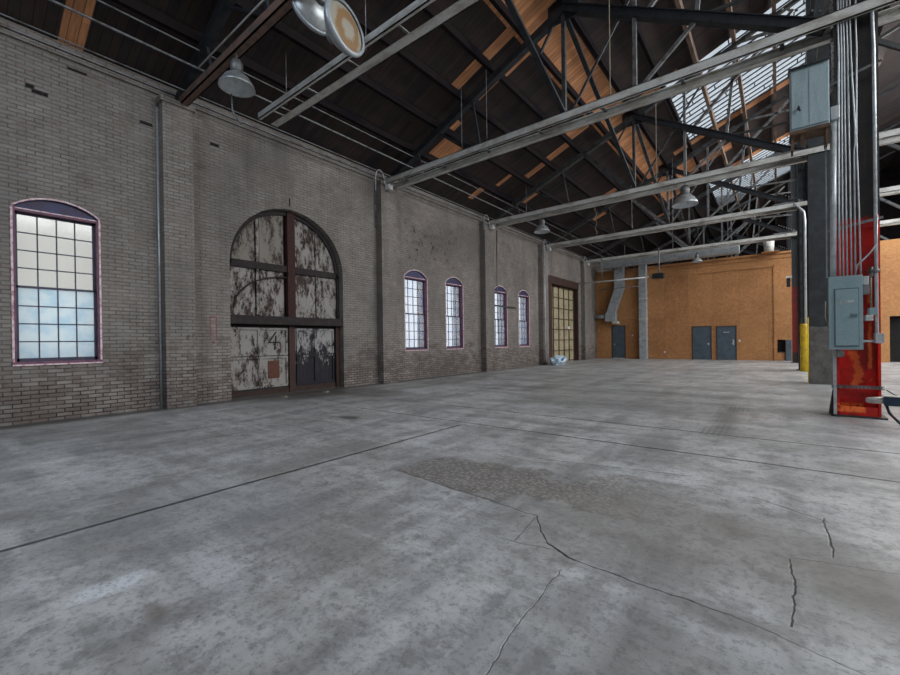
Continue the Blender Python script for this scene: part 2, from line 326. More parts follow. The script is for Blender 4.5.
def c2_mat():
    t = NT('black_column_paint'); x, y, z = t.sep(t.pos()); n = t.noise(5, 6, .7); n2 = t.noise(25, 3, .6)
    blk = t.mix(t.ramp(n, .4, .7), (.020, .024, .028), (.04, .045, .05)); con = t.mix(t.ramp(n, .3, .7), (.15, .145, .135), (.075, .07, .065)); con = t.mix(t.ramp(n2, .5, .8, 0, .5), con, (.04, .04, .035))
    k = t.ramp(t.math('ADD', z, t.math('MULTIPLY', t.math('SUBTRACT', n, .5), .08)), 1.44, 1.47); return t.fin(t.mix(k, con, blk), .6)
def c4_mat():
    t = NT('dark_red_column_paint'); x, y, z = t.sep(t.pos()); n = t.noise(5, 6, .7)
    red = t.mix(t.ramp(n, .4, .7), (.22, .012, .010), (.07, .012, .012)); k = t.ramp(z, 3.55, 3.62); k2 = t.ramp(z, .45, .55, 1, 0)
    return t.fin(t.mix(k2, t.mix(k, red, (.03, .035, .04)), (.03, .02, .02)), .5)
def glass(name, tint, frost, fc=(.8, .85, .9), mott=None):
    t = NT(name); nt = t.t
    tr = t.n('ShaderNodeBsdfTransparent'); tr.inputs[0].default_value = (*tint, 1)
    gl = t.n('ShaderNodeBsdfGlossy'); gl.inputs['Roughness'].default_value = .1
    tl = t.n('ShaderNodeBsdfTranslucent'); n = t.noise(3.5, 5, .6)
    t.put(tl.inputs[0], t.mix(t.ramp(n, .4, .65), fc, mott or fc))
    m1 = t.n('ShaderNodeMixShader'); m1.inputs[0].default_value = frost; nt.links.new(tr.outputs[0], m1.inputs[1]); nt.links.new(tl.outputs[0], m1.inputs[2])
    m2 = t.n('ShaderNodeMixShader'); m2.inputs[0].default_value = .05; nt.links.new(m1.outputs[0], m2.inputs[1]); nt.links.new(gl.outputs[0], m2.inputs[2])
    nt.links.new(m2.outputs[0], nt.nodes['Material Output'].inputs[0]); return t.m

M = {}
M['brick'] = brick_mat('whitewashed_brick'); M['floor'] = floor_mat(); M['roof'] = roof_mat(); M['osb'] = osb_mat()
M['purlin'] = paint('dark_timber', (.022, .017, .018), (.011, .009, .012), 3, .95, spec=.05, stretch=(1, .2, 1))
M['purlin_w'] = paint('weathered_timber', (.24, .165, .12), (.10, .065, .05), 4, .8, stretch=(1, .3, 1))
M['black'] = paint('black_steel', (.030, .034, .040), (.014, .015, .019), 5, .5, .3)
M['dsteel'] = paint('dark_grey_steel', (.075, .078, .082), (.03, .03, .032), 5, .5, .4)
M['gsteel'] = paint('light_grey_steel', (.23, .235, .24), (.10, .09, .085), 5, .5, .5)
M['silver'] = paint('silver_painted_steel', (.68, .68, .65), (.42, .39, .34), 4, .42, .15, stretch=(.5, 1, 1))
M['silver_web'] = paint('grey_painted_steel', (.20, .20, .205), (.10, .075, .06), 4, .5, .5)
M['rust'] = paint('rusty_beam', (.20, .12, .09), (.09, .08, .075), 8, .7)
M['galv'] = paint('galvanised_metal', (.50, .54, .57), (.33, .36, .39), 5, .4, .35)
M['conduit'] = paint('galvanised_conduit', (.58, .61, .63), (.42, .44, .46), 8, .38, .35)
M['panel'] = paint('grey_blue_enamel', (.28, .39, .42), (.23, .33, .36), 7, .45, .1, .6)
M['panel_d'] = paint('darker_blue_enamel', (.13, .19, .21), None, 7, .5)
M['cab'] = paint('pale_blue_enamel', (.42, .54, .58), (.33, .44, .48), 5, .5, .1, stretch=(2, 1, .3))
M['brownwood'] = paint('brown_board', (.17, .10, .06), (.08, .05, .035), 8, .8)
M['maroon'] = paint('maroon_painted_wood', (.21, .095, .14), (.12, .06, .11), 9, .6)
M['sash'] = paint('dark_violet_sash', (.075, .065, .11), (.05, .05, .08), 9, .5)
M['pinkedge'] = paint('flaking_pink_edge', (.85, .68, .70), (.45, .20, .24), 14, .7)
M['bluepanel'] = paint('dark_blue_board', (.035, .045, .13), (.05, .03, .07), 5, .5)
M['glass_up'] = glass('dusty_clear_glass', (.61, .59, .56), .15, (.8, .78, .72))
M['glass_lo'] = glass('filmed_blue_glass', (.50, .55, .57), .5, (.88, .90, .88), (.66, .78, .84))
M['glass_far'] = glass('hazy_glass', (.72, .73, .75), .2, (.9, .9, .88), (.6, .7, .85))
M['glass_sky'] = glass('wired_roof_glass', (.60, .61, .62), .12, (.8, .84, .85), (.5, .55, .58))
M['peel'] = peel_mat('peeling_white_paint', .46, .54, (.33, .305, .285)); M['peel_low'] = peel_mat('peeling_white_lower_paint', .485, .56, (.32, .30, .28)); M['peel_burnt'] = peel_mat('scorched_peeling_paint', .50, .56, (.34, .33, .325), (.02, .018, .024), (-.3, 1.5))
M['peel_grey'] = peel_mat('peeling_grey_boards', .48, .58, (.24, .215, .185), (.05, .035, .03))
M['rustred'] = paint('rusted_red_iron', (.055, .018, .014), (.02, .013, .013), 12, .8)
M['doorblack'] = paint('blackened_timber', (.022, .018, .020), (.05, .03, .025), 9, .8)
M['numeral'] = paint('black_paint', (.02, .02, .02), None, 10, .7)
M['patch'] = paint('rust_brown_plate', (.13, .05, .03), (.09, .038, .026), 12, .8)
M['redmark'] = paint('faded_red_paint', (.30, .09, .08), (.2, .09, .08), 20, .7)
M['kick'] = paint('brown_kick_board', (.05, .028, .020), (.03, .02, .018), 8, .8)
M['sectional'] = paint('yellowed_panel', (.42, .37, .24), (.30, .25, .15), 3, .6)
M['mullion'] = paint('brown_mullion', (.12, .075, .045), None, 8, .7)
M['redframe'] = paint('dark_red_timber', (.055, .026, .020), (.03, .018, .016), 4, .7, stretch=(1, 1, .3))
M['steeldoor'] = paint('slate_blue_door', (.085, .115, .145), (.06, .085, .11), 4, .45)
M['doorframe'] = paint('dark_door_frame', (.07, .06, .06), None, 6, .6)
M['white'] = paint('off_white_plastic', (.72, .72, .70), None, 8, .5)
M['yellow'] = paint('yellow_paint', (.78, .52, .02), (.5, .32, .03), 6, .5)
M['redcol'] = rust_red(); M['c2'] = c2_mat(); M['c4'] = c4_mat()
M['dark'] = paint('dark_void_shade', (.015, .014, .014), None, 5, .9)  # near-black colour standing in for shade inside openings
M['bag'] = paint('pale_blue_plastic_film', (.42, .55, .68), (.70, .78, .85), 7, .3)
M['bagblue'] = paint('blue_printed_film', (.10, .22, .45), None, 12, .3)
M['navy'] = paint('navy_enamel', (.03, .055, .095), (.05, .07, .11), 9, .35, .2)
M['lampglass'] = None
t = NT('stained_lamp_lens'); v = t.n('ShaderNodeTexCoord').outputs['Object']; l = t.vm('LENGTH', t.vm('MULTIPLY', v, (1, 1, 0)))
nn = t.noise(7, 4, .6, vec=v); l = t.vm('LENGTH', t.vm('MULTIPLY', t.vm('SUBTRACT', v, (.03, -.02, 0)), (1, .8, 0))); l2 = t.math('ADD', l, t.math('MULTIPLY', t.math('SUBTRACT', nn, .5), .16))
ring = t.math('MULTIPLY', t.ramp(l2, .08, .13), t.ramp(l2, .19, .23, 1, 0)); M['lens'] = t.fin(t.mix(t.math('MULTIPLY', ring, .8), (.42, .39, .32), (.30, .15, .05)), .25, 0, .6)
M['lampshade'] = paint('spun_aluminium_shade', (.48, .50, .50), (.30, .31, .31), 6, .38, .5)
M['lampin'] = paint('white_reflector', (.62, .66, .68), (.5, .53, .55), 8, .4)
M['cable'] = paint('black_cable', (.02, .02, .022), None, 8, .6)
M['cord'] = paint('beige_cord', (.32, .28, .22), None, 8, .8)

# ------------------------------------------------------------------ setting
XW = -9.3
def rz(x): return 10.25 + .42*x
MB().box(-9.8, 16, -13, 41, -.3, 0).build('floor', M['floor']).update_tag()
tag(bpy.data.objects['floor'], 'grey stained concrete slab floor with cracks and long joints', 'floor', kind='structure')

# openings in the left wall: (y0, y1, z0, spring, apex)
WINS = [(.81, 1.90, .92, 3.42, 3.63), (9.42, 10.55, .93, 3.34, 3.58), (11.5, 12.58, .93, 3.34, 3.58), (14.7, 15.83, .93, 3.34, 3.58), (16.82, 17.90, .93, 3.34, 3.58)]
ADOOR = (4.08, 7.06, 0.0, 3.02, 4.47); BIGD = (20.0, 24.0, 0.0, 4.5, 4.5)
def arc(o, y):
    y0, y1, z0, sp, ap = o
    if ap-sp < .01: return sp
    c = (y0+y1)/2; hw = (y1-y0)/2; s = ap-sp
    if s > hw*.9: return sp + s*math.sqrt(max(0, 1-((y-c)/hw)**2))
    R = (hw*hw+s*s)/(2*s); return ap - R + math.sqrt(max(0, R*R-(y-c)**2))
def opening_slices(o):
    n = 28 if o is ADOOR else (12 if o[4]-o[3] > .01 else 1)
    if o is ADOOR: return [(o[0]+o[1])/2 - (o[1]-o[0])/2*math.cos(PI*k/n) for k in range(n+1)]
    return [o[0]+(o[1]-o[0])*k/n for k in range(n+1)]
b = MB(); X0, X1, ZT = XW-.5, XW, 6.12
cuts = [-13.0]; ops = sorted(WINS+[ADOOR, BIGD])
def slab(ya, yb, zal, zar, zbl, zbr):
    b.quad((X1, ya, zal), (X1, yb, zar), (X1, yb, zbr), (X1, ya, zbl)); b.quad((X0, ya, zal), (X0, ya, zbl), (X0, yb, zbr), (X0, yb, zar))
cur = -13.0
for o in ops:
    slab(cur, o[0], 0, 0, ZT, ZT); ys = opening_slices(o)
    for a, c in zip(ys, ys[1:]):
        if o[2] > 0: slab(a, c, 0, 0, o[2], o[2]); b.quad((X0, a, o[2]), (X1, a, o[2]), (X1, c, o[2]), (X0, c, o[2]))
        slab(a, c, arc(o, a), arc(o, c), ZT, ZT); b.quad((X0, a, arc(o, a)), (X0, c, arc(o, c)), (X1, c, arc(o, c)), (X1, a, arc(o, a)))
    for y in (o[0], o[1]): b.quad((X0, y, o[2]), (X1, y, o[2]), (X1, y, arc(o, y)), (X0, y, arc(o, y)))
    cur = o[1]
slab(cur, 41, 0, 0, ZT, ZT); b.quad((X0, -13, ZT), (X1, -13, ZT), (X1, 41, ZT), (X0, 41, ZT))
bmesh.ops.remove_doubles(b.b, verts=b.b.verts, dist=.0005)
tag(b.build('wall_left', M['brick']), 'long whitewashed brick wall with arched windows on the left', 'wall', kind='structure')
# pilasters
PIL = [(-3.1, -2.55, 5.8, 'behind the viewpoint'), (2.79, 3.31, 5.82, 'between the nearest window and the arched old door'), (8.28, 8.86, 5.85, 'between the arched old door and the pair of windows'), (13.75, 14.40, 5.85, 'between the two pairs of windows'), (18.9, 19.5, 5.85, 'left of the tall yellowed panel door'), (24.55, 25.7, 5.85, 'right of the tall yellowed panel door')]
for i, (a, c, z, txt) in enumerate(PIL):
    q = MB().box(XW-.02, XW+.25, a, c, 0, z); q.box(XW-.02, XW+.29, a-.04, c+.04, z, z+.1)
    tag(q.build('trim_%d' % (i+1), M['brick'], bevel=.008), 'whitewashed brick pilaster '+txt, 'pilaster', kind='structure')
q = MB().box(XW-.3, XW+.05, -13, 41, 6.02, 6.10).box(XW-.3, XW-.02, -13, 41, 6.12, 6.28); tag(q.build('trim_7', M['brick']), 'projecting brick ledge along the top of the left wall', 'ledge', kind='structure')
q = MB().box(XW-.1, XW+.09, -13, 41, 6.10, 6.135); tag(q.build('trim_8', M['silver_web']), 'thin pale board edge running along the wall top under the roof', 'trim', kind='structure')
# other walls
tag(MB().box(-9.8, 16, -13.2, -13, 0, 13).build('wall_rear', M['brick']), 'brick wall behind the viewpoint', 'wall', kind='structure')
tag(MB().box(16, 16.2, -13, 41, 0, 9).build('wall_right', M['brick']), 'brick wall of the far aisle on the right', 'wall', kind='structure')
tag(MB().box(-9.8, 16, 41, 41.2, 0, 13).build('wall_end', M['purlin']), 'dark end wall above and beyond the orange partition', 'wall', kind='structure')
# roof with two glazed openings
b = MB()
def roofq(xa, xc, ya, yc):
    b.poly([(xa, ya, rz(xa)), (xc, ya, rz(xc)), (xc, yc, rz(xc)), (xa, yc, rz(xa))], (0, 0, .08))
SKX = (-2.8, 1.1); SKY = [(14.42, 19.1), (24.6, 30.2)]
roofq(-9.9, SKX[0], -13, 41); roofq(SKX[1], 6, -13, 41)
yy = -13
for a, c in SKY: roofq(SKX[0], SKX[1], yy, a); yy = c
roofq(SKX[0], SKX[1], yy, 41)
b.poly([(6, -13, rz(6)), (16.2, -13, 8.4), (16.2, 41, 8.4), (6, 41, rz(6))], (0, 0, .08))
tag(b.build('ceiling', M['roof']), 'sloping dark board roof with patches of newer orange planks', 'roof', kind='structure')
# skylights
for k, (a, c) in enumerate(SKY):
    root = empty('window_%d' % (6+k), (SKX[0], a, rz(SKX[0])), ['nearer sloping skylight band of narrow glass strips in the roof', 'farther sloping skylight band of narrow glass strips in the roof'][k], 'skylight', kind='structure')
    g = MB(); g.poly([(SKX[0], a, rz(SKX[0])+.05), (SKX[1], a, rz(SKX[1])+.05), (SKX[1], c, rz(SKX[1])+.05), (SKX[0], c, rz(SKX[0])+.05)], (0, 0, .006)); g.build('glass_pane', M['glass_sky'], root)
    g = MB(); n = int((c-a)/.30)
    rnd = random.Random(k)
    for i in range(n+1):
        y = a + (c-a)*i/n
        g.bar((SKX[0], y, rz(SKX[0])+.02), (SKX[1], y, rz(SKX[1])+.02), .042, .03)
        if i < n:
            for xx in [SKX[0]+rnd.uniform(.2, 1.0)+j*.95 for j in range(4)]:
                if xx < SKX[1]: g.bar((xx, y, rz(xx)+.02), (xx, y+(c-a)/n, rz(xx)+.02), .028, .03, (0, 0, 1))
    for x in (SKX[0], SKX[1]): g.bar((x, a, rz(x)), (x, c, rz(x)), .08, .1, (0, 0, 1))
    g.build('glazing_bars', M['dsteel'], root)
# purlins
for k in range(1, 14):
    x = -9.0 + .9*k
    if k >= 8 and x < 1.5:
        m = M['purlin_w']; lab = 'weathered light brown purlin crossing the skylights, %s from the roof eaves' % ORD[k]; dp = .26
    else: m = M['purlin']; lab = 'dark roof purlin running lengthwise, %s up from the brick wall' % ORD[k]; dp = .2
    z = rz(x)
    o = MB().box(x-.045, x+.045, -12.9, 40.9, z-.03-dp, z-.03-.019).build('roof_purlin', m); tag(o, lab, 'purlin', 'lengthwise roof purlins')

# ------------------------------------------------------------------ windows
def make_window(i, o, label, far):
    y0, y1, z0, sp, ap = o
    root = empty('window_%d' % (i+1), (XW-.2, (y0+y1)/2, z0), label, 'window', kind='structure')
    n = 14; ys = [y0+(y1-y0)*k/n for k in range(n+1)]
    # lining
    f = MB(); t = .05
    f.box(XW-.32, XW-.002, y0, y0+t, z0, sp); f.box(XW-.32, XW-.002, y1-t, y1, z0, sp)
    f.box(XW-.34, XW+.015, y0, y1, z0, z0+.05)
    f.box(XW-.20, XW-.03, y0+t, y1-t, sp-.065, sp-.02)
    f.build('window_frame', M['maroon'], root)
    # flaking pale edge around the opening
    e = MB(); w = .026
    for (ya, yb) in ((y0, y0+w), (y1-w, y1)): e.box(XW-.03, XW+.012, ya, yb, z0, arc(o, ya if ya == y0 else yb))
    for a, c in zip(ys, ys[1:]): e.poly([(XW-.03, a, arc(o, a)-w), (XW-.03, c, arc(o, c)-w), (XW-.03, c, arc(o, c)), (XW-.03, a, arc(o, a))], (.042, 0, 0))
    e.box(XW-.01, XW+.022, y0, y1, z0-.012, z0+.012)
    e.box(XW-.06, XW-.025, y0+t, y1-t, sp-.035, sp-.018)
    tag(e.build('edge_trim', M['pinkedge'], root), 'flaking pale pink edge around the window')
    # arch board
    a_ = MB()
    for a, c in zip(ys, ys[1:]): a_.poly([(XW-.08, a, sp-.04), (XW-.08, c, sp-.04), (XW-.08, c, arc(o, c)), (XW-.08, a, arc(o, a))], (.03, 0, 0))
    tag(a_.build('arch_panel', M['bluepanel'], root), 'dark blue arched board above the sashes')
    ya, yb = y0+t, y1-t; zm = z0+.05+(sp-.065-z0-.05)*.5
    for nm, za, zb, xs, gm in (('upper_sash', zm-.01, sp-.065, XW-.15, M['glass_far'] if far else M['glass_up']), ('lower_sash', z0+.05, zm+.02, XW-.115, M['glass_far'] if far else M['glass_lo'])):
        s = MB(); r = .035
        s.box(xs-.018, xs+.018, ya, ya+r, za, zb); s.box(xs-.018, xs+.018, yb-r, yb, za, zb)
        s.box(xs-.018, xs+.018, ya, yb, za, za+(.055 if nm == 'lower_sash' else r)); s.box(xs-.018, xs+.018, ya, yb, zb-r, zb)
        for k in range(1, 4):
            y = ya+r+(yb-ya-2*r)*k/4; s.box(xs-.012, xs+.012, y-.008, y+.008, za, zb)
            z = za+r+(zb-za-2*r)*k/4; s.box(xs-.012, xs+.012, ya, yb, z-.008, z+.008)
        so = s.build(nm, M['sash'], root)
        MB().box(xs-.003, xs+.001, ya+.01, yb-.01, za+.01, zb-.01).build('glass_pane', gm, so)
    return root
WL = ['big maroon framed window with eight rows of panes, nearest and alone at far left', 'left window of the pair just past the arched old door', 'right window of the pair just past the arched old door', 'left window of the farther pair, crossed by a dark bar', 'right window of the farther pair, last before the tall panel door']
for i, o in enumerate(WINS): make_window(i, o, WL[i], i > 0)
tag(MB().box(XW+.02, XW+.06, 14.5, 16.5, 2.66, 2.72).build('wall_bar', M['dsteel']), 'dark flat bar fixed across the left window of the farther pair', 'bar')

# ------------------------------------------------------------------ arched door
y0, y1, z0, sp, ap = ADOOR; yc = 5.62; XD = XW-.24
root = empty('door_1', (XD, (y0+y1)/2, 0), 'old arched wooden double door with peeling white paint and number 4', 'door', kind='structure')
def clipz(y): return arc(ADOOR, y)-.02
def boards(ya, yb, za, zb, mat, name, x=XD, th=.05, par=root):
    m = MB(); n = max(2, int((yb-ya)/.12)); ys = [ya+(yb-ya)*k/n for k in range(n+1)]
    for a, c in zip(ys, ys[1:]):
        t1, t2 = min(zb, clipz(a)), min(zb, clipz(c))
        if max(t1, t2) <= za: continue
        m.poly([(x, a, za), (x, c, za), (x, c, max(t2, za+.001)), (x, a, max(t1, za+.001))], (th, 0, 0))
    bmesh.ops.remove_doubles(m.b, verts=m.b.verts, dist=.0002)
    return m.build(name, mat, par)
boards(y0, y1, .0, 4.6, M['doorblack'], 'backing_board', XD-.1, .04)
zb_ = 3.02
for ya, yb, m_ in ((y0+.06, 4.74, M['peel']), (4.86, 5.46, M['peel']), (5.78, 6.34, M['peel']), (6.44, 7.0, M['peel'])):
    boards(ya, yb, 1.84, zb_-.06, m_, 'door_panel', XD-.04)
for ya, yb, m_ in ((y0+.04, 4.74, M['peel_grey']), (4.86, 5.46, M['peel_grey']), (5.78, 6.34, M['peel']), (6.44, 7.02, M['peel'])):
    boards(ya, yb, zb_+.1, 4.42, m_, 'door_panel', XD-.04)
boards(yc-.10, yc+.10, 1.85, 4.6, M['rustred'], 'centre_post', XD-.02, .13)
for y in (4.80, 6.39): boards(y-.035, y+.035, 1.9, 4.5, M['peel'], 'stile', XD-.03, .07)
boards(y0, y1, zb_-.06, zb_+.1, M['doorblack'], 'cross_rail', XD-.02, .09)
# inner arch trim
m = MB(); N = 40
for k in range(N):
    def pt(t, r): th = PI*t/N; hw = (y1-y0)/2; return (XD+.02, (y0+y1)/2-math.cos(th)*(hw-r), sp+math.sin(th)*(ap-sp-r))
    m.poly([pt(k, .11), pt(k+1, .11), pt(k+1, .01), pt(k, .01)], (.05, 0, 0))
m.box(XD+.02, XD+.07, y0, y0+.07, 1.9, sp); m.box(XD+.02, XD+.07, y1-.07, y1, 1.9, sp)
m.build('arch_frame', M['doorblack'], root)
m = MB(); m.tube([(XD+.06, 4.2+(1.32)*math.sin(t*PI/2/14), 1.95+.97*(1-math.cos(t*PI/2/14))) if False else (XD+.07, 4.22+1.28*(1-math.cos(PI/2*t/14)), 2.0+.83*math.sin(PI/2*t/14)) for t in range(15)], .018, 6); m.build('curved_strap', M['doorblack'], root)
tb = MB().box(XD-.05, XW-.03, y0-.06+.06, y1, 1.66, 1.86).build('transom_beam', M['doorblack'], root, .01)
# lower leaves
def leaf(ya, yb, mat, name, cells, burnt=False):
    l = MB(); x = XD
    l.box(x-.04, x, ya, yb, .12, 1.64)
    lo = l.build(name, mat, root)
    zs = [(.22, .86), (.98, 1.54)]
    n = cells
    for j in range(n):
        a = ya+.07+(yb-ya-.07)*j/n; c = ya+(yb-ya-.07)*(j+1)/n
        for (za, zb) in zs:
            g = MB()
            for q in ((a, c, za-.05, za), (a, c, zb, zb+.05), (a-.035, a, za-.05, zb+.05), (c, c+.035, za-.05, zb+.05)): g.box(x, x+.035, q[0], q[1], q[2], q[3])
            g.build('panel_moulding', mat, lo)
    g = MB()
    for (za, zb) in ((.12, .19), (.90, .955), (1.58, 1.64)): g.box(x, x+.02, ya, yb, za, zb)
    g.build('rail', M['doorblack'], lo)
    return lo
lf = leaf(y0-.0, yc-.06, M['peel_low'], 'left_leaf', 2); rf = leaf(yc+.12, y1-.14, M['peel_burnt'], 'right_leaf', 2, True)
m = MB().box(XD, XD+.02, 5.03, 5.31, .38, .80); tag(m.build('rust_plate', M['patch'], lf), 'rust brown square patch')
m = MB(); x = XD+.012    # numeral 4
m.bar((x, 5.24, 1.49), (x, 5.06, 1.24), .012, .03, (1, 0, 0)); m.bar((x, 5.05, 1.24), (x, 5.34, 1.24), .012, .03, (1, 0, 0)); m.bar((x, 5.24, 1.40), (x, 5.20, 1.06), .012, .03, (1, 0, 0))
tag(m.build('numeral_four', M['numeral'], lf), 'black painted number 4')
m = MB(); m.box(XD-.02, XD+.06, yc-.06, yc+.1, 0, 1.66); m.build('post', M['redframe'], root)
m = MB(); m.box(XD-.02, XD+.08, y1-.13, y1, 0, 1.66); m.build('jamb', M['redframe'], root)
m = MB(); m.box(XD-.03, XD+.03, y0, y1, 0, .12); m.build('kick_board', M['kick'], root)
# red outline mark on the brick
m = MB(); x = XW+.004
m.box(XW-.001, x, 3.66, 3.68, 1.30, 1.78); m.box(XW-.001, x, 3.78, 3.80, 1.30, 1.78); m.box(XW-.001, x, 3.66, 3.80, 1.78, 1.80); m.box(XW-.001, x, 3.71, 3.75, 1.22, 1.28)
tag(m.build('painted_outline', M['redmark']), 'narrow faded red painted outline on brick left of the arched door', 'marking')
# ------------------------------------------------------------------ tall panel door in the left wall
y0, y1 = BIGD[0], BIGD[1]
root = empty('door_2', (XW-.2, 22, 0), 'tall yellowed grid panel door in a dark red frame at wall end', 'door', kind='structure')
m = MB().box(XW-.3, XW+.04, y0-.05, y0+.38, 0, 4.55).box(XW-.3, XW+.04, y1-.06, y1+.05, 0, 4.55).box(XW-.3, XW+.06, y0-.05, y1+.05, 4.2, 4.6); m.build('door_frame', M['redframe'], root)
m = MB().box(XW-.3, XW-.25, y0+.38, y1-.06, .02, 4.2); m.build('door_leaf', M['sectional'], root)
m = MB()
for k in range(6): y = y0+.38+(y1-y0-.44)*k/5; m.box(XW-.25, XW-.20, y-.03, y+.03, 0, 4.2)
for k in range(8): z = .05+4.1*k/7; m.box(XW-.25, XW-.20, y0+.38, y1-.06, z-.02, z+.02)
m.build('mullions', M['mullion'], root)
tag(MB().box(XW-.2, XW-.17, 22.9, 23.25, 1.85, 2.0).build('notice', M['white'], root), 'small white notice on the door')
# ------------------------------------------------------------------ orange partition
YB = 27.2
q = MB(); q.box(-9.29, -8.27, YB, YB+.12, 0, 5.58)
def wallx(x0, x1, z0, z1): q.box(x0, x1, YB, YB+.12, z0, z1)
wallx(-8.27, -7.5, 2.05, 5.58); wallx(-7.5, -3.8, 0, 5.58); wallx(-3.8, -2.9, 1.87, 5.58); wallx(-2.9, -2.63, 0, 5.58); wallx(-2.63, -1.75, 1.84, 5.58); wallx(-1.75, 0, 0, 5.58)
wallx(0, .32, 1.08, 5.58); wallx(0, .32, 0, .45); wallx(.32, 4.02, 0, 5.58); wallx(4.02, 5.1, 2.1, 5.58); wallx(5.1, 12, 0, 5.58)
tag(q.build('wall_back', M['osb']), 'orange particle board partition closing the far end', 'wall', kind='structure')
q = MB().box(-3.5, -.1, YB-.035, YB-.001, 4.86, 4.94).box(-.14, -.06, YB-.035, YB-.001, 0, 4.94).box(-4.6, .62, YB-.03, YB-.001, 5.28, 5.34).box(-9.0, .62, YB-.06, YB-.001, 5.5, 5.6)
tag(q.build('trim_9', M['osb']), 'raised board strips framing the middle of the orange partition', 'trim', kind='structure')
def steel_door(n, x0, x1, z, label, side):
    r = empty('door_%d' % n, ((x0+x1)/2, YB, 0), label, 'door', kind='structure')
    MB().box(x0+.02, x1-.02, YB-.01, YB+.04, .02, z-.03).build('door_leaf', M['steeldoor'], r, .004)
    MB().box(x0-.03, x0+.02, YB-.03, YB+.06, 0, z+.02).box(x1-.02, x1+.03, YB-.03, YB+.06, 0, z+.02).box(x0-.03, x1+.03, YB-.03, YB+.06, z-.03, z+.03).build('door_frame', M['doorframe'], r)
    hx = x1-.12 if side > 0 else x0+.12
    h = MB(); h.box(hx-.035, hx+.035, YB-.03, YB-.009, .82, 1.12 if n == 5 else .95); h.tube([(hx, YB-.06, .9), (hx-.1*side, YB-.06, .9)], .012, 6); h.tube([(hx, YB-.02, .9), (hx, YB-.06, .9)], .012, 6); h.build('door_handle', M['galv'], r)
    if n == 5: MB().box(-2.32, -2.05, YB-.014, YB-.009, 1.50, 1.545).build('small_plate', M['galv'], r)
    if n == 3: MB().box(x0, x1, YB-.02, YB-.009, .0, .04).build('door_sweep', M['white'], r)
steel_door(3, -8.27, -7.5, 2.05, 'slate blue steel door under the bent duct at the far left', -1)
steel_door(4, -3.8, -2.9, 1.87, 'slate blue steel door, left one of the pair in the orange wall', 1)
steel_door(5, -2.63, -1.75, 1.84, 'slate blue steel door with small plate, right one of the pair', 1)
r = empty('door_6', (4.5, YB, 0), 'dark open doorway in orange wall at right picture edge', 'door', kind='structure'); MB().box(4.02, 5.1, YB+.3, YB+.34, 0, 2.1).build('door_leaf', M['dark'], r)  # near-black sheet stands in for the shade beyond the doorway
# opening low in the wall and grey sheet
tag(MB().box(0, .32, YB+.2, YB+.24, 0, 1.12).build('hatch_shade', M['dark']), 'dark sheet standing in for the shade inside the small low hatch in the orange wall', 'hatch')  # sheet gives the hatch opening its shade by colour
tag(MB().box(.34, .56, YB-.10, YB-.03, 0, 1.08).build('leaning_sheet', M['steeldoor'], bevel=.01), 'narrow blue grey sheet standing beside the low hatch', 'sheet')
MB().box(.0, .32, YB-.02, YB+.0, .42, .46).build('trim_10', M['doorframe']); tag(bpy.data.objects['trim_10'], 'dark sill strip of the low hatch in the orange wall', 'trim', kind='structure')
for i, (x, z, lab) in enumerate(((-7.05, 1.45, 'tiny white switch box beside the door under the bent duct'), (-5.25, .42, 'tiny white outlet low on the orange wall right of the round duct'), (-1.60, 1.05, 'tiny white switch box right of the paired doors'))):
    o = MB().box(x-.04, x+.04, YB-.03, YB-.001, z-.06, z+.06).build('switch_box', M['white'], bevel=.004); tag(o, lab, 'switch')

# ------------------------------------------------------------------ columns
def hcol(name, x0, x1, yc, dep, zt, mat, label, fl=.03):
    r = empty(name, ((x0+x1)/2, yc, 0), label, 'column')
    MB().box(x0, x0+fl, yc-dep/2, yc+dep/2, .02, zt).box(x1-fl, x1, yc-dep/2, yc+dep/2, .02, zt).box(x0+fl, x1-fl, yc-.015, yc+.015, .02, zt).build('shaft', mat, r)
    MB().box(x0-.06, x1+.06, yc-dep/2-.05, yc+dep/2+.05, 0, .025).build('base_plate', M['dsteel'], r)
    return r
c1 = hcol('steel_column', .70, 1.17, 8.72, .40, rz(.9)-.3, M['redcol'], 'nearest steel column, red below and dark above, carrying the electrical panel')
m = MB()
for z in [x*.12+3.1 for x in range(58)]:
    for y in (8.56, 8.88): m.lathe([(.0, .012), (.01, .008), (.013, 0)], (.70, y, z), 6, Matrix.Rotation(-PI/2, 4, 'Y'))
    m.lathe([(.0, .012), (.01, .008), (.013, 0)], (.75, 8.705, z), 6, Matrix.Rotation(PI/2, 4, 'X'))
m.build('rivets', M['black'], c1)
m = MB().poly([(.66, 8.6, .03), (.66, 8.6, .42), (.60, 8.5, .03)], (.02, .02, 0)); m.build('base_bracket', M['gsteel'], c1); MB().box(.73, 1.13, 8.50, 8.53, .03, .16).build('base_angle', M['redcol'], c1)
m = MB().box(.66, .695, 8.48, 8.52, .03, 1.0); tag(m.build('edge_strip', M['conduit'], c1), 'pale strip up the left edge')
c2 = empty('concrete_column', (.85, 14.15, 0), 'second column, black above and bare grey concrete below', 'column')
MB().box(.64, 1.09, 14.03, 14.43, 0, 1.47).build('concrete_base', M['c2'], c2, .01); MB().box(.65, 1.08, 14.05, 14.41, 1.47, rz(.85)-.3).build('shaft', M['c2'], c2)
c3 = hcol('steel_column', .60, .92, 19.62, .36, rz(.7)-.3, M['black'], 'third column, black steel behind the yellow guard')
MB().box(.66, .72, 19.38, 19.44, 1.0, 5.8).build('front_channel', M['dsteel'], c3)
c4 = hcol('steel_column', .55, .85, 25.2, .3, rz(.7)-.3, M['c4'], 'fourth column, dark red at the bottom beside the orange wall')
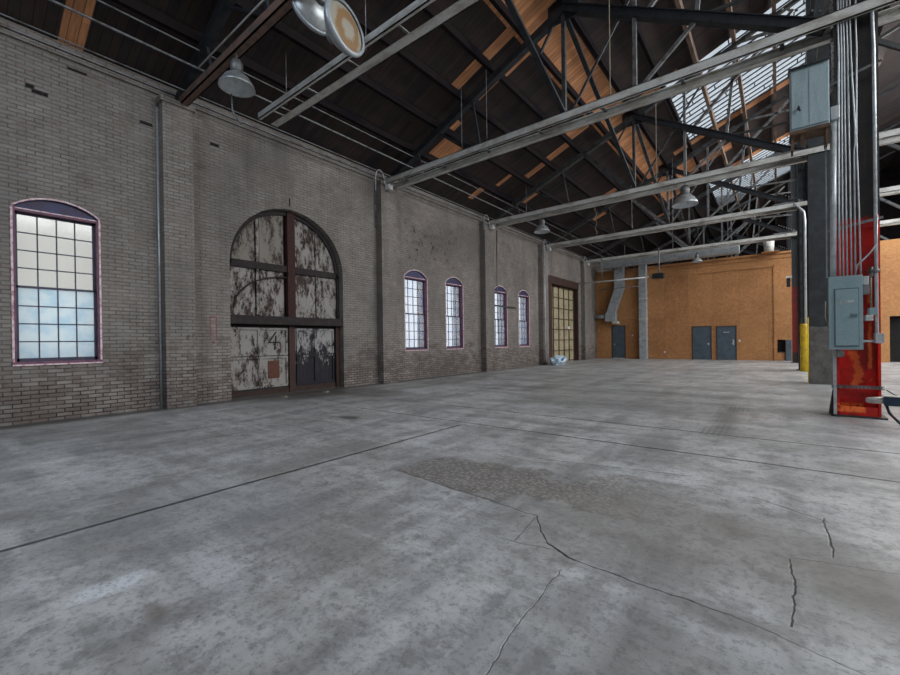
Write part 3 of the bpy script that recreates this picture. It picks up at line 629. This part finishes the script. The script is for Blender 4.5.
for (yy) in (30.8, 36.2): hcol('steel_column', .55, .9, yy, .3, rz(.7)-.3, M['black'], 'dark column beyond the orange wall at distance %s' % ('near' if yy < 32 else 'far'))
m = MB(); m.lathe([(0, 0), (.125, 0), (.125, 1.60), (.11, 1.66), (0, 1.66)], (.745, 19.0, 0), 20); tag(m.build('bollard', M['yellow']), 'yellow round guard post before the third column', 'bollard')
tag(MB().tube([(.50, 19.25, 5.95), (.60, 19.22, 5.85), (.77, 19.2, 5.6), (.79, 19.2, 5.3), (.79, 19.2, 1.66)], .04, 8).build('downpipe', M['conduit']), 'pale pipe bending down the third column to the yellow guard post', 'pipe')
m = MB().tube([(.62, 13.98, 1.7), (.62, 13.98, .02)], .012, 6); tag(m.build('ground_wire', M['yellow']), 'thin pale yellow wire down the left edge of the concrete column', 'wire')
m = MB().box(.36, .50, 24.95, 25.06, 3.55, 3.95); tag(m.build('wall_lamp', M['black']), 'small black box light on the dark red column', 'lamp')
m = MB().box(.34, .56, 24.8, 25.02, 3.96, 4.04); tag(m.build('lamp_hood', M['white']), 'small white cap above the black box on the red column', 'lamp')

# ------------------------------------------------------------------ electrical gear on column 1
YP = 8.0
BEFORE = set(COL.objects)
r = empty('electrical_panel', (.77, YP, 1.02), 'grey blue breaker panel on the red column', 'electrical panel')
MB().box(.585, .925, YP+.02, YP+.24, 1.02, 2.07).build('cabinet', M['panel'], r, .006)
MB().box(.575, .935, YP, YP+.02, 1.01, 2.075).build('trim_plate', M['panel'], r, .004)
d = MB().box(.645, .885, YP-.014, YP, 1.07, 1.88).build('door', M['panel'], r, .004)
m = MB().box(.635, .645, YP-.006, YP, 1.06, 1.89).box(.885, .895, YP-.006, YP, 1.06, 1.89).box(.635, .895, YP-.006, YP, 1.88, 1.895).box(.635, .895, YP-.006, YP, 1.05, 1.065); m.build('door_gap', M['panel_d'], r)
m = MB().box(.805, .875, YP-.024, YP-.014, 1.475, 1.52); m.build('latch', M['panel_d'], d)
# faint chalk scrawl on the door (illegible short word)
m = MB(); Y = YP-.0155
def st(pts):
    for a, c in zip(pts, pts[1:]): m.bar((.70+a[0], Y, 1.68+a[1]), (.70+c[0], Y, 1.68+c[1]), .002, .009)
st([(.035, .035), (.012, .04), (.0, .02), (.006, 0), (.03, .0)]); st([(.045, .035), (.065, .035), (.052, .02), (.066, .01), (.045, 0)])
st([(.078, .035), (.095, .035), (.098, .005), (.078, .003), (.078, .035)]); st([(.108, .04), (.112, .01), (.12, .03), (.13, .01), (.137, .045)])
tag(m.build('chalk_scrawl', M['white'], d), 'white chalk scrawl')
# cabinet high up
r = empty('equipment_cabinet', (.40, 8.2, 4.3), 'pale blue metal cabinet mounted high left of the nearest column', 'cabinet')
MB().box(.18, .62, 8.16, 8.50, 4.31, 5.24).build('body', M['cab'], r, .006); dd = MB().box(.195, .615, 8.14, 8.16, 4.34, 5.20).build('door', M['cab'], r, .004)
MB().poly([(.16, 8.10, 5.22), (.635, 8.10, 5.22), (.635, 8.52, 5.32), (.16, 8.52, 5.32)], (0, 0, .02)).build('rain_hood', M['dsteel'], r)
m = MB(); m.tube([(.275, 8.14, 4.62), (.275, 8.11, 4.62)], .016, 10); m.bar((.275, 8.105, 4.65), (.29, 8.105, 4.57), .012, .02); m.build('handle', M['black'], dd)
MB().box(.395, .40, 8.137, 8.14, 4.36, 5.18).build('door_crease', M['panel_d'], dd)
MB().box(.17, .63, 8.14, 8.50, 4.26, 4.305).box(.19, .22, 8.2, 8.5, 4.05, 4.26).box(.58, .61, 8.2, 8.5, 4.05, 4.26).box(.30, .34, 8.2, 8.5, 4.18, 4.26).build('support_frame', M['brownwood'], r)
# conduits up the column
def conduit(pts, rad, lab, n=10, mat='conduit', name='conduit'):
    o = MB().tube(pts, rad, n).build(name, M[mat]); tag(o, lab, 'conduit', 'vertical conduits over the breaker panel'); return o
conduit([(.64, 8.15, 2.07), (.66, 8.17, 4.4)], .038, 'thickest pipe rising from left end of the breaker panel')
tag(MB().box(.625, .725, 8.10, 8.24, 4.40, 4.60).build('junction_box', M['conduit'], bevel=.01), 'grey box at the head of the thickest pipe below the cabinet', 'box')
tops = [(.712, .725, 0), (.75, .757, 0), (.79, .785, 0), (.835, .82, 0), (.875, .855, 1), (.93, .945, 2)]
for k, (xb, xt, kind) in enumerate(tops):
    p = [(xb, 8.13, 2.07), (xb-.003, 8.15, 3.0), (xt, 8.20, 5.4), (xt, 8.255, 5.8), (xt, 8.255, 6.9)]
    if kind == 1: p = [(xb, 8.13, 2.07), (xb, 8.15, 3.9), (xb+.012, 8.15, 4.0), (xb+.012, 8.15, 4.25), (xb-.01, 8.16, 4.9), (xt, 8.20, 5.4), (xt, 8.255, 5.8), (xt, 8.255, 6.9)]
    if kind == 2: p = [(xb, 8.13, 2.07), (xb-.01, 8.15, 3.0), (xb-.03, 8.15, 4.1), (xt-.03, 8.20, 5.4), (xt-.03, 8.255, 5.8), (xt-.03, 8.255, 6.9)]
    conduit(p, .010 if k else .012, 'thin grey conduit over the breaker panel, %s from the thickest pipe' % ORD[k])
conduit([(.575, 8.19, 2.08), (.575, 8.19, 4.2)], .010, 'thin pipe left of the thickest pipe, over the breaker panel edge')
conduit([(1.085, 8.1, 1.14), (1.085, 8.16, 5.3), (1.085, 8.25, 5.8), (1.085, 8.25, 6.9)], .020, 'long thick conduit up the right flange of the red column')
m = MB().box(1.06, 1.15, 8.04, 8.16, 1.10, 1.24); tag(m.build('junction_box', M['conduit'], bevel=.005), 'box at the foot of the long right-hand conduit', 'box')
conduit([(.935, 8.08, 1.13), (1.06, 8.08, 1.13)], .016, 'short level conduit joining panel and right foot box')
conduit([(.87, 8.08, 2.12), (.885, 8.06, 2.22), (1.02, 8.06, 2.38), (1.085, 8.06, 2.5), (1.09, 8.06, 2.9)], .010, 'thin conduit curving from panel top up to the right')
for (z0, z1, lab) in ((2.80, 2.90, 'lower level strut clamping the conduits over the panel'), (4.98, 5.14, 'upper level strut clamping the conduits beside the cabinet')):
    m = MB().bar((.60, 8.27, z0), (1.18, 8.27, z1), .02, .035, (0, 1, 0)); tag(m.build('strut_channel', M['gsteel']), lab, 'strut')
for (x0, x1, z0, z1, mt, lab, d) in ((.940, 1.0, 1.93, 2.05, 'conduit', 'small grey box touching the panel corner, upper one', .08), (.940, 1.005, 1.80, 1.92, 'gsteel', 'small dull box touching the panel corner, lower one', .08),
        (1.0, 1.085, 1.50, 1.60, 'panel', 'small blue grey box against the right conduit', .06), (.965, 1.04, 1.42, 1.50, 'white', 'small white box under the blue grey box', .08), (.665, .74, .90, 1.0, 'gsteel', 'small metal box hanging below the breaker panel', .06)):
    tag(MB().box(x0, x1, 8.02, 8.02+d+.1, z0, z1).build('junction_box', M[mt], bevel=.006), lab, 'box', 'small boxes around the breaker panel')
tag(MB().tube([(1.03, 8.1, 1.60), (1.03, 8.1, 1.95), (1.03, 8.1, 2.06)], .009, 6).build('conduit', M['cord']), 'thin tan conduit between valve cluster and blue grey box', 'conduit')
m = MB(); m.tube([(.99, 8.08, 2.12), (1.1, 8.08, 2.12)], .02, 8); m.tube([(1.03, 8.08, 2.05), (1.03, 8.08, 2.18)], .022, 8); m.lathe([(0, 0), (.04, 0), (.04, .01), (0, .01)], (1.07, 8.03, 2.12), 12, Matrix.Rotation(PI/2, 4, 'X')); tag(m.build('valve_cluster', M['gsteel']), 'small metal valve fittings right above the breaker panel corner', 'valve')
tag(MB().tube([(.575, 8.1, 1.35), (.535, 7.98, 1.5), (.54, 7.98, 1.72)], .006, 6).build('wire', M['cord']), 'thin wire poking out left of the breaker panel', 'wire')
# perforated strip and cable
m = MB()
for k in range(14): x = .62+.55*k/14; m.box(x, x+.026, 8.26, 8.295, .43, .475)
m.box(.62, 1.18, 8.265, 8.29, .43, .442); m.box(.62, 1.18, 8.265, 8.29, .463, .475); tag(m.build('perforated_strip', M['gsteel']), 'perforated metal strip strapped low across the red column', 'strip')
tag(MB().tube([(1.18, 8.22, .45), (1.24, 8.15, .40), (1.33, 8.0, .36), (1.6, 7.8, .33)], .007, 6).build('cable', M['cable']), 'thin dark cable running right from the perforated strip', 'cable')
# blue tool with silver nose
r = empty('tow_bar', (1.3, 7.7, 0), 'dark blue bar with silver pointed nose entering at right before red column', 'bar')
m = MB(); m.tube([(.93, 7.85, .34), (.945, 7.85, .34), (1.02, 7.84, .345), (1.10, 7.83, .35)], [.025, .036, .044, .046], 12); m.build('nose', M['silver'], r)
m = MB(); m.bar((1.10, 7.83, .345), (2.3, 7.6, .345), .11, .12, (0, 1, 0)); m.build('beam', M['navy'], r, .01)
m = MB(); m.bar((1.10, 7.825, .41), (2.3, 7.595, .41), .12, .012); m.build('top_rail', M['silver'], r)
m = MB(); m.bar((1.26, 7.738, .37), (1.36, 7.719, .37), .004, .06); m.build('label_plate', M['white'], r)
m = MB(); m.tube([(1.12, 7.83, .29), (1.15, 7.85, .18), (1.25, 7.85, .05), (1.42, 7.82, .0)], .016, 8); m.build('curved_leg', M['dsteel'], r)
for x in (1.9, 2.25): MB().tube([(x, 7.68-(x-1.9)*.2, .30), (x, 7.68-(x-1.9)*.2, .0)], .03, 8).build('leg', M['dsteel'], r)
tag(MB().tube([(1.14, 8.2, .30), (1.22, 8.1, .10), (1.32, 8.0, .02), (1.6, 7.9, .012)], .011, 6).build('hose', M['cable']), 'dark hose drooping to the floor right of the red column', 'hose')

for o in COL.objects:      # all of this gear is fixed to the front of the column
    if o not in BEFORE and not o.parent and o.name not in ('tow_bar', 'hose', 'cable', 'equipment_cabinet'): o.location = o.location + Vector((.02, .22, 0))
# ------------------------------------------------------------------ trusses
TY = [3.15, 8.68, 14.3, 19.6, 25.05, 30.6, 36.0]
TL = ['nearest roof truss with rusty brown bottom chord', 'second roof truss with long silver bottom chord ending on the nearest column', 'third roof truss ending on the concrete column', 'fourth roof truss ending on the third column', 'fifth roof truss just before the orange wall', 'sixth roof truss just beyond the orange wall', 'last roof truss far beyond the orange wall']
for i, Y in enumerate(TY):
    r = empty('roof_truss', (-4, Y, 5.9), TL[i], 'roof truss', 'steel roof trusses')
    dk = M['black'] if i < 2 else M['dsteel']; lt = M['dsteel'] if i < 3 else M['gsteel']
    def tz(x): return rz(x)-.36
    MB().bar((-9.25, Y, tz(-9.25)+.02), (-1.2, Y, tz(-1.2)), .16, .16).bar((-1.2, Y, tz(-1.2)), (5.6, Y, tz(5.6)), .07, .10).build('top_chord', dk, r)
    m = MB(); m.bar((-3.6, Y, 8.42), (.62, Y, 5.98), .18, .15); m.bar((-3.6, Y, 8.50), (.62, Y, 6.06), .24, .02); m.build('strut', M['black'], r)
    MB().box(-3.95, -3.25, Y-.02, Y+.02, 8.15, 8.65).build('gusset_plate', M['black'], r)
    xe = 1.6 if i < 1 else 7
    if i == 0:
        MB().box(-9.1, 3, Y-.07, Y-.05, 5.88, 6.03).box(-9.1, 3, Y-.07, Y+.07, 5.88, 5.90).box(-9.1, 3, Y+.05, Y+.07, 5.88, 6.03).build('bottom_chord', M['rust'], r)
    else:
        z0, z1 = 5.86, 6.03; ya, yb = Y-.27, Y+.27
        MB().box(-9.04, xe, ya, ya+.02, z0, z1).box(-9.04, xe, ya, ya+.05, z0, z0+.015).box(-9.04, xe, ya, ya+.1, z1-.015, z1).build('bottom_chord', M['silver'], r)
        MB().box(-9.04, xe, yb-.02, yb, z0, z1).box(-9.04, xe, yb-.13, yb, z0, z0+.015).box(-9.04, xe, yb-.1, yb, z1-.015, z1).build('bottom_chord', M['silver'], r)
        for k in range(8): x = -8.6+1.45*k; MB().box(x-.03, x+.03, ya+.02, yb-.02, z1-.03, z1-.015).build('batten_plate', M['silver_web'], r)
    zb = 5.98
    MB().bar((-3.6, Y, zb), (-3.6, Y, 8.3), .09, .08).build('post', lt, r)
    if i > 1: MB().bar((-5.25, Y, tz(-5.25)), (-3.6, Y, zb), .08, .12).build('web_diagonal', lt, r)
    MB().bar((-3.8, Y, 8.25), (-4.15, Y, 7.7), .05, .05).build('web_diagonal', dk, r)
    MB().bar((-3.55, Y, zb), (-1.3, Y, tz(-1.3)), .03, .05).build('tie_rod', lt, r)
    MB().bar((-2.15, Y, zb), (-2.15, Y, tz(-2.15)), .07, .07).build('post', M['gsteel'], r)
    if i < len(TY)-1: MB().bar((-3.55, Y, 8.25), (-3.55, TY[i+1]-.1, 6.05), .10, .06, (1, 0, 0)).build('sway_brace', dk, r)
    for xt, xb in ((-7.95, -7.75), (-7.2, -5.75), (-6.05, -5.8)):
        MB().bar((xt, Y, tz(xt)), (xb, Y, zb), .05, .05).build('web_diagonal', dk, r)
    if i >= 1:
        MB().bar((-1.95, Y, 7.5), (.4, Y, tz(.4)-.2), .06, .08).build('web_diagonal', M['gsteel'], r)
        MB().bar((-.85, Y, 9.55), (.75, Y, 9.45), .06, .07).build('collar_tie', M['gsteel'], r)
        MB().bar((-1.1, Y, 7.0), (-.85, Y, 9.55), .06, .07).build('post', M['gsteel'], r)
        MB().bar((-1.1, Y, 7.0), (.6, Y, 6.9), .05, .05).build('web_diagonal', lt, r)
        MB().bar((-2.15, Y, 6.02), (-1.1, Y, 6.95), .06, .06).build('web_diagonal', M['gsteel'], r)
        MB().bar((.7, Y, 9.4), (4.5, Y, 6.1), .1, .1).build('strut', M['dsteel'], r)
        m = MB()
        for k in range(8): x = .1+k*.09; m.lathe([(.0, .02), (.02, .015), (.025, 0)], (x, Y-.1, 6.42-.58*(x-.1)+.05), 6, Matrix.Rotation(PI/2, 4, 'X'))
        m.box(-.1, .75, Y-.1, Y+.1, 6.03, 6.12); m.build('bearing_plate', M['gsteel'], r)
# lengthwise bracing above the column line
for k, (a, c) in enumerate(zip(TY[1:-1], TY[2:])):
    a += .04; c -= .04; m = MB(); m.bar((.75, a, 7.2), (.75, c, 7.2), .06, .08, (0, 0, 1)); m.bar((.75, a, 7.2), (.75, (a+c)/2, 9.4), .05, .05, (1, 0, 0)); m.bar((.75, c, 7.2), (.75, (a+c)/2, 9.4), .05, .05, (1, 0, 0)); m.bar((.75, a, 9.4), (.75, c, 9.4), .06, .08, (0, 0, 1))
    tag(m.build('bracing_frame', M['dsteel']), 'steel lengthwise bracing over the column line, %s bay from the nearest column' % ORD[k], 'bracing', 'column line bracing')

# hanging double rail, near
r = empty('hanging_rail', (-3.5, 4.47, 5.85), 'double silver rail hung below the roof before the long truss', 'rail')
MB().box(-8.35, 2.2, 4.27, 4.29, 5.84, 5.96).box(-8.35, 2.2, 4.27, 4.33, 5.84, 5.852).build('channel', M['silver'], r)
MB().box(-8.35, 2.2, 4.70, 4.72, 5.84, 5.96).box(-8.35, 2.2, 4.55, 4.72, 5.84, 5.855).build('channel', M['silver'], r)
m = MB()
for k in range(9): x = -8.0+1.2*k; m.box(x-.02, x+.02, 4.29, 4.66, 5.93, 5.95)
m.build('cross_ties', M['gsteel'], r)
m = MB()
for x in (-7.6, -5.2, -2.8, -.4, 1.8):
    m.tube([(x, 4.47, 5.94), (x, 4.47, rz(x))], .008, 6)
m.build('hanger_rods', M['gsteel'], r)

# longitudinal pipes
for (x, z, rad, lab) in ((-8.2, 6.22, .02, 'lower thin pipe running lengthwise under the roof near the brick wall'), (-8.05, 6.46, .013, 'upper thin pipe running lengthwise under the roof near the brick wall'), (-8.75, 6.02, .012, 'thin conduit running lengthwise close along the wall top')):
    tag(MB().tube([(x, -12.9, z), (x, 40.9, z)], rad, 8).build('sprinkler_pipe', M['gsteel']), lab, 'pipe', 'lengthwise pipes near the wall')
m = MB().tube([(-8.0, 3.02, 6.10), (-3.0, 3.02, 6.10)], .014, 6); tag(m.build('conduit', M['silver']), 'bright thin conduit laid along the rusty beam', 'conduit')
# end boxes with curly conduits
for i, Y in enumerate(TY[1:5]):
    txt = ['beside the arched door pilaster', 'between the two window pairs', 'before the tall panel door', 'at the far end of the wall'][i]
    o = MB().box(-9.02, -8.86, Y-.28, Y-.10, 5.70, 5.85).build('end_box', M['white'], bevel=.01); tag(o, 'pale box on the wall end of the truss '+txt, 'box', 'boxes on truss ends')
    pts = [(-9.0, Y-.15+.22*math.sin(t*PI/10)*0, 5.85+.0) for t in range(0)]
    pts = [(-9.0, Y-.30, 5.72)]+[(-9.0, Y-.45+.16*math.cos(PI-PI*t/8)+.0, 6.05+.18*math.sin(PI*t/8)) for t in range(9)]+[(-8.9, Y-.2, 6.0)]
    o = MB().tube([(-9.04, Y-.62, 5.6), (-9.04, Y-.62, 6.0)]+[(-9.02, Y-.47-.15*math.cos(PI*t/8), 6.02+.2*math.sin(PI*t/8)) for t in range(1, 8)]+[(-9.0, Y-.31, 5.95), (-8.97, Y-.305, 5.80)], .014, 8).build('conduit_loop', M['conduit']); tag(o, 'looped grey conduit at the truss end '+txt, 'conduit', 'conduit loops on truss ends')
# wall conduits
for (y, z0, z1, x, rad, mt, lab) in ((2.77, 0, 5.75, XW+.03, .022, 'conduit', 'pale pipe up the left side of the pilaster before the arched door'), (14.62, 4.4, 5.9, XW+.02, .02, 'black', 'short dark pipe high on the brick right of the middle pilaster'), (15.0, 1.5, 5.9, XW+.02, .014, 'gsteel', 'long thin pipe on the brick left of the farther window pair'), (8.25, 4.6, 5.9, XW+.03, .02, 'gsteel', 'short pipe high on the left side of the pilaster beyond the arched door'), (19.0, .0, 5.9, XW+.28, .03, 'conduit', 'pale pipe up the pilaster before the tall panel door'), (26.0, 2.6, 5.5, XW+.05, .04, 'gsteel', 'curving grey pipe in the far left corner')):
    tag(MB().tube([(x, y, z0), (x, y, z1)], rad, 8).build('wall_conduit', M[mt]), lab, 'pipe')

# ------------------------------------------------------------------ hanging cords and rods
def ray(u, v, Y):
    d = cf + cr*((u-450)/FPX) - cu*((v-CY)/FPX); t = Y/d.y; return Vector((d.x*t, Y, H+d.z*t))
cords = [((-6.55, 19.3), 6.05, None, .012, 'cord', 'pale wavy cord hanging behind the long silver chord', True), ((-2.55, 8.42), 6.03, None, .012, 'cord', 'straight cord from the roof down to the long silver chord', False), ((-5.45, 8.42), 6.03, None, .007, 'gsteel', 'thin wire down to the middle of the long silver chord', False),
         ((-6.2, 8.42), 6.03, None, .007, 'gsteel', 'thin wire left of the orange strips, down to the silver chord', False), ((-2.9, 14.1), 6.03, None, .012, 'cord', 'pale cord hanging left of the dome lamp', False), ((-7.4, 14.1), 6.03, None, .009, 'gsteel', 'thin rod onto the third truss near the dome lamp by the wall', False), ((-3.4, 19.5), 6.03, None, .012, 'gsteel', 'rod hanging to the fourth truss in mid span', False), ((-5.0, 19.4), 6.03, None, .012, 'gsteel', 'rod hanging to the fourth truss left of mid span', False)]
for (xy, zb, _, rad, mt, lab, wavy) in cords:
    x, y = xy; zt = rz(x)-.02; n = 12
    pts = [(x+(.05*math.sin(k*1.7) if wavy and 0 < k < n else 0), y, zb+(zt-zb)*k/n) for k in range(n+1)]
    tag(MB().tube(pts, rad, 6).build('rope', M[mt]), lab, 'cord')

# ------------------------------------------------------------------ lamps
def dome(loc, R, label, top, shade='lampshade'):
    x, y, z = loc; r = empty('high_bay_lamp', loc, label, 'lamp')
    m = MB(); m.lathe([(.25*R, .85*R), (.42*R, .80*R), (.70*R, .58*R), (.93*R, .18*R), (1.0*R, 0), (.97*R, .0), (.90*R, .17*R), (.67*R, .55*R), (.3*R, .76*R), (.05*R, .80*R)], loc, 32); m.build('shade', M['lampshade'], r)
    m = MB(); m.lathe([(.96*R, .005), (.89*R, .165*R), (.66*R, .53*R), (.28*R, .74*R), (0, .77*R)], loc, 32); m.build('reflector', M['lampin'], r)
    m = MB(); m.lathe([(0, .3*R), (.14*R, .34*R), (.2*R, .5*R), (.12*R, .76*R)], loc, 16); m.build('bulb', M['white'], r)
    m = MB(); m.lathe([(.25*R, .83*R), (.34*R, .9*R), (.36*R, 1.4*R), (.25*R, 1.62*R), (0, 1.65*R)], loc, 20); m.build('ballast_housing', M['gsteel'], r)
    m = MB().tube([(x, y, z+1.6*R), (x, y, top)], .012, 8); m.build('hanger', M['gsteel'], r)
    return r
p = ray(237, 88, 3.12); l1 = dome((p.x, p.y, p.z), .27, 'round dome lamp hanging from the rusty beam near the wall', 5.95)
m = MB(); b0 = Vector(p)
m.tube([b0+Vector((-.2, 0, -.02)), b0+Vector((-.28, .05, -.25)), b0+Vector((-.1, .1, -.5)), b0+Vector((.05, .12, -.52))], .012, 6); m.build('wire_bracket', M['gsteel'], l1)
p = ray(685, 205, 14.3); dome((p.x, p.y, p.z), .36, 'bell shaped dome lamp hanging in mid air below the third truss', 6.0)
p = ray(542, 232, 14.5); dome((p.x, p.y, p.z), .30, 'small dome lamp hanging near the wall past the third truss', 6.0)
p = ray(697, 262, 25.3); r = dome((p.x, p.y, p.z), .26, 'small hooded lamp before the top of the orange wall', 5.87)
def flood(loc, aim, R, label):
    loc = Vector(loc); d = (Vector(aim)-loc).normalized(); q = d.to_track_quat('Z', 'Y'); rr = empty('floodlight', loc, label, 'floodlight', 'pair of round floodlights'); rr.rotation_mode = 'QUATERNION'; rr.rotation_quaternion = q
    def add(name, prof, mat):
        m = MB(); m.lathe(prof, (0, 0, 0), 36); bmesh.ops.recalc_face_normals(m.b, faces=m.b.faces); me = bpy.data.meshes.new(name); m.b.to_mesh(me); m.b.free(); o = bpy.data.objects.new(name, me); COL.objects.link(o); me.materials.append(mat); o.parent = rr; return o
    add('bowl', [(0, -.62*R), (.3*R, -.6*R), (.66*R, -.42*R), (.90*R, -.22*R), (1.0*R, -.05*R), (1.0*R, 0), (.93*R, .0)], M['lampshade'])
    add('rim', [(.9*R, .0), (1.0*R, -.02), (1.04*R, .0), (1.02*R, .04), (.9*R, .035)], M['galv'])
    add('lens', [(.93*R, .012), (.6*R, .03), (0, .045)], M['lens'])
    add('housing', [(0, -.85*R), (.2*R, -.85*R), (.24*R, -.8*R), (.24*R, -.56*R), (0, -.56*R)], M['gsteel'])
    m = MB(); inv = q.to_matrix().inverted(); a = inv @ Vector((0, 0, 5.87-loc.z)); s = Vector((0, 0, -.5*R)); bk = Vector((0, 0, -.7*R))
    m.tube([bk, bk*.6+a*.5, a], .02, 8); me = bpy.data.meshes.new('mount_arm'); m.b.to_mesh(me); m.b.free(); o = bpy.data.objects.new('mount_arm', me); COL.objects.link(o); me.materials.append(M['gsteel']); o.parent = rr
    return rr
pf = ray(345, 28, 3.20); flood(pf, pf+Vector((1.0, .16, .10)), .31, 'round floodlight with orange stained lens facing the camera, nearer one of the pair')
pf2 = ray(314, 12, 3.45); flood(pf2, pf2+Vector((-1.0, .1, -.25)), .31, 'round silver floodlight bowl turned away behind the stained lens')

# ------------------------------------------------------------------ ducts and far fittings
r = empty('bent_duct', (-7.75, 26.95, 2.3), 'grey sheet metal duct bending above the far left door', 'duct')
m = MB(); m.box(-7.98, -7.44, 26.7, 27.1, 4.35, 6.3); m.poly([(-7.98, 26.7, 4.35), (-7.44, 26.7, 4.35), (-7.98, 26.7, 2.85), (-8.5, 26.7, 2.85)], (0, .4, 0)); m.build('duct_body', M['galv'], r)
MB().box(-8.56, -7.92, 26.68, 27.12, 2.35, 2.87).build('plenum_box', M['galv'], r, .01); MB().box(-8.15, -7.8, 26.75, 27.1, 2.18, 2.35).build('outlet', M['silver'], r)
MB().tube([(-9.28, 26.9, 2.68), (-8.5, 26.9, 2.68)], .12, 14).build('branch_pipe', M['galv'], r)
r = empty('vertical_duct', (-6.36, 26.98, 0), 'tall straight galvanised duct standing from floor to roof before orange wall', 'duct')
MB().box(-6.57, -6.16, 26.8, 27.16, .0, 6.4).build('duct_body', M['galv'], r, .01); m = MB()
for z in (1.2, 2.42, 3.66, 4.9): m.box(-6.59, -6.14, 26.78, 27.17, z-.025, z+.025)
m.build('joint_band', M['silver'], r)
m = MB().tube([(-6.45, 26.78, 2.2), (-6.42, 26.70, 2.30), (-6.2, 26.72, 2.32)], .03, 8); m.build('damper_handle', M['silver'], r)
r = empty('horizontal_duct', (-5, 26.25, 5.62), 'long level silver duct under the roof over the orange wall', 'duct')
MB().box(-8.6, -1.5, 26.0, 26.5, 5.62, 6.02).build('duct_body', M['galv'], r, .02)
for x in (-7.2, -4.6, -2.0): MB().box(x-.02, x+.02, 26.24, 26.26, 6.01, rz(x)-.01).build('hanger_strap', M['gsteel'], r)
# heater pipe hung at far left
p0 = ray(565, 285, 24.0); p1 = ray(655, 276.5, 24.0); r = empty('hanging_pipe', p0, 'thin level pipe hung on rods before the far left door', 'pipe')
MB().tube([p0, p1], .04, 8).build('pipe', M['silver'], r)
m = MB(); a = ray(602, 281, 24.0); m.tube([a, (a.x, a.y, 6.0)], .03, 6); a = ray(659, 276, 24.0); m.tube([a, (a.x, a.y, 6.0)], .035, 6); m.build('hanger_rods', M['gsteel'], r)
m = MB().box(p1.x-.1, p1.x+.42, 23.8, 24.2, p1.z-.12, p1.z+.14); m.build('heater_box', M['black'], r)
p0 = ray(600, 289.5, 26.66); p1 = ray(641, 286, 26.66); tag(MB().tube([p0, p1], .025, 6).build('thin_pipe', M['gsteel']), 'second thinner level pipe behind the hung one', 'pipe')
m = MB(); m.lathe([(0, 0), (.2, 0), (.23, .55), (.21, .56), (0, .50)], (-.3, 27.0, 5.62), 20); tag(m.build('bucket', M['white']), 'white round tub on top of the orange wall near the columns', 'tub')
tag(MB().box(-.6, .1, 26.8, 27.3, 5.585, 5.62).build('shelf_board', M['osb']), 'small board under the white tub on the orange wall', 'board')

# plastic wrapped bundle
m = MB(); bmesh.ops.create_icosphere(m.b, subdivisions=4, radius=1)
rn = random.Random(3)
from mathutils import noise as mn
for v in m.b.verts:
    c = v.co.copy(); k = 1 + .22*mn.noise(c*2.1) + .10*mn.noise(c*5.5) + .05*mn.noise(c*11)
    v.co = Vector((c.x*.36*k, c.y*.52*k, max(-.22, c.z*.25*k)))
    v.co += Vector((-8.35, 19.0, .22))
for f in m.b.faces: f.smooth = False
o = m.build('plastic_bundle', M['bag']); tag(o, 'crumpled pale blue plastic wrapped bundle on floor by the panel door', 'bundle')
m = MB()
m.tube([(-8.12, 18.72, .15), (-8.02, 18.8, .3), (-8.05, 18.95, .36), (-8.0, 19.1, .30)], [.03, .05, .05, .02], 6); m.build('blue_print', M['bagblue'], o)
# scraps on the floor by the arched door
for (x, y, lab) in ((-8.75, 4.9, 'small pale scrap on the floor under the left leaf of the arched door'), (-8.75, 6.0, 'small pale scrap on the floor under the right leaf of the arched door')):
    m = MB(); m.poly([(x, y, 0), (x+.12, y+.02, 0), (x+.10, y+.10, 0), (x+.02, y+.09, 0)], (0.01, .01, .03)); tag(m.build('floor_scrap', M['cord']), lab, 'scrap')
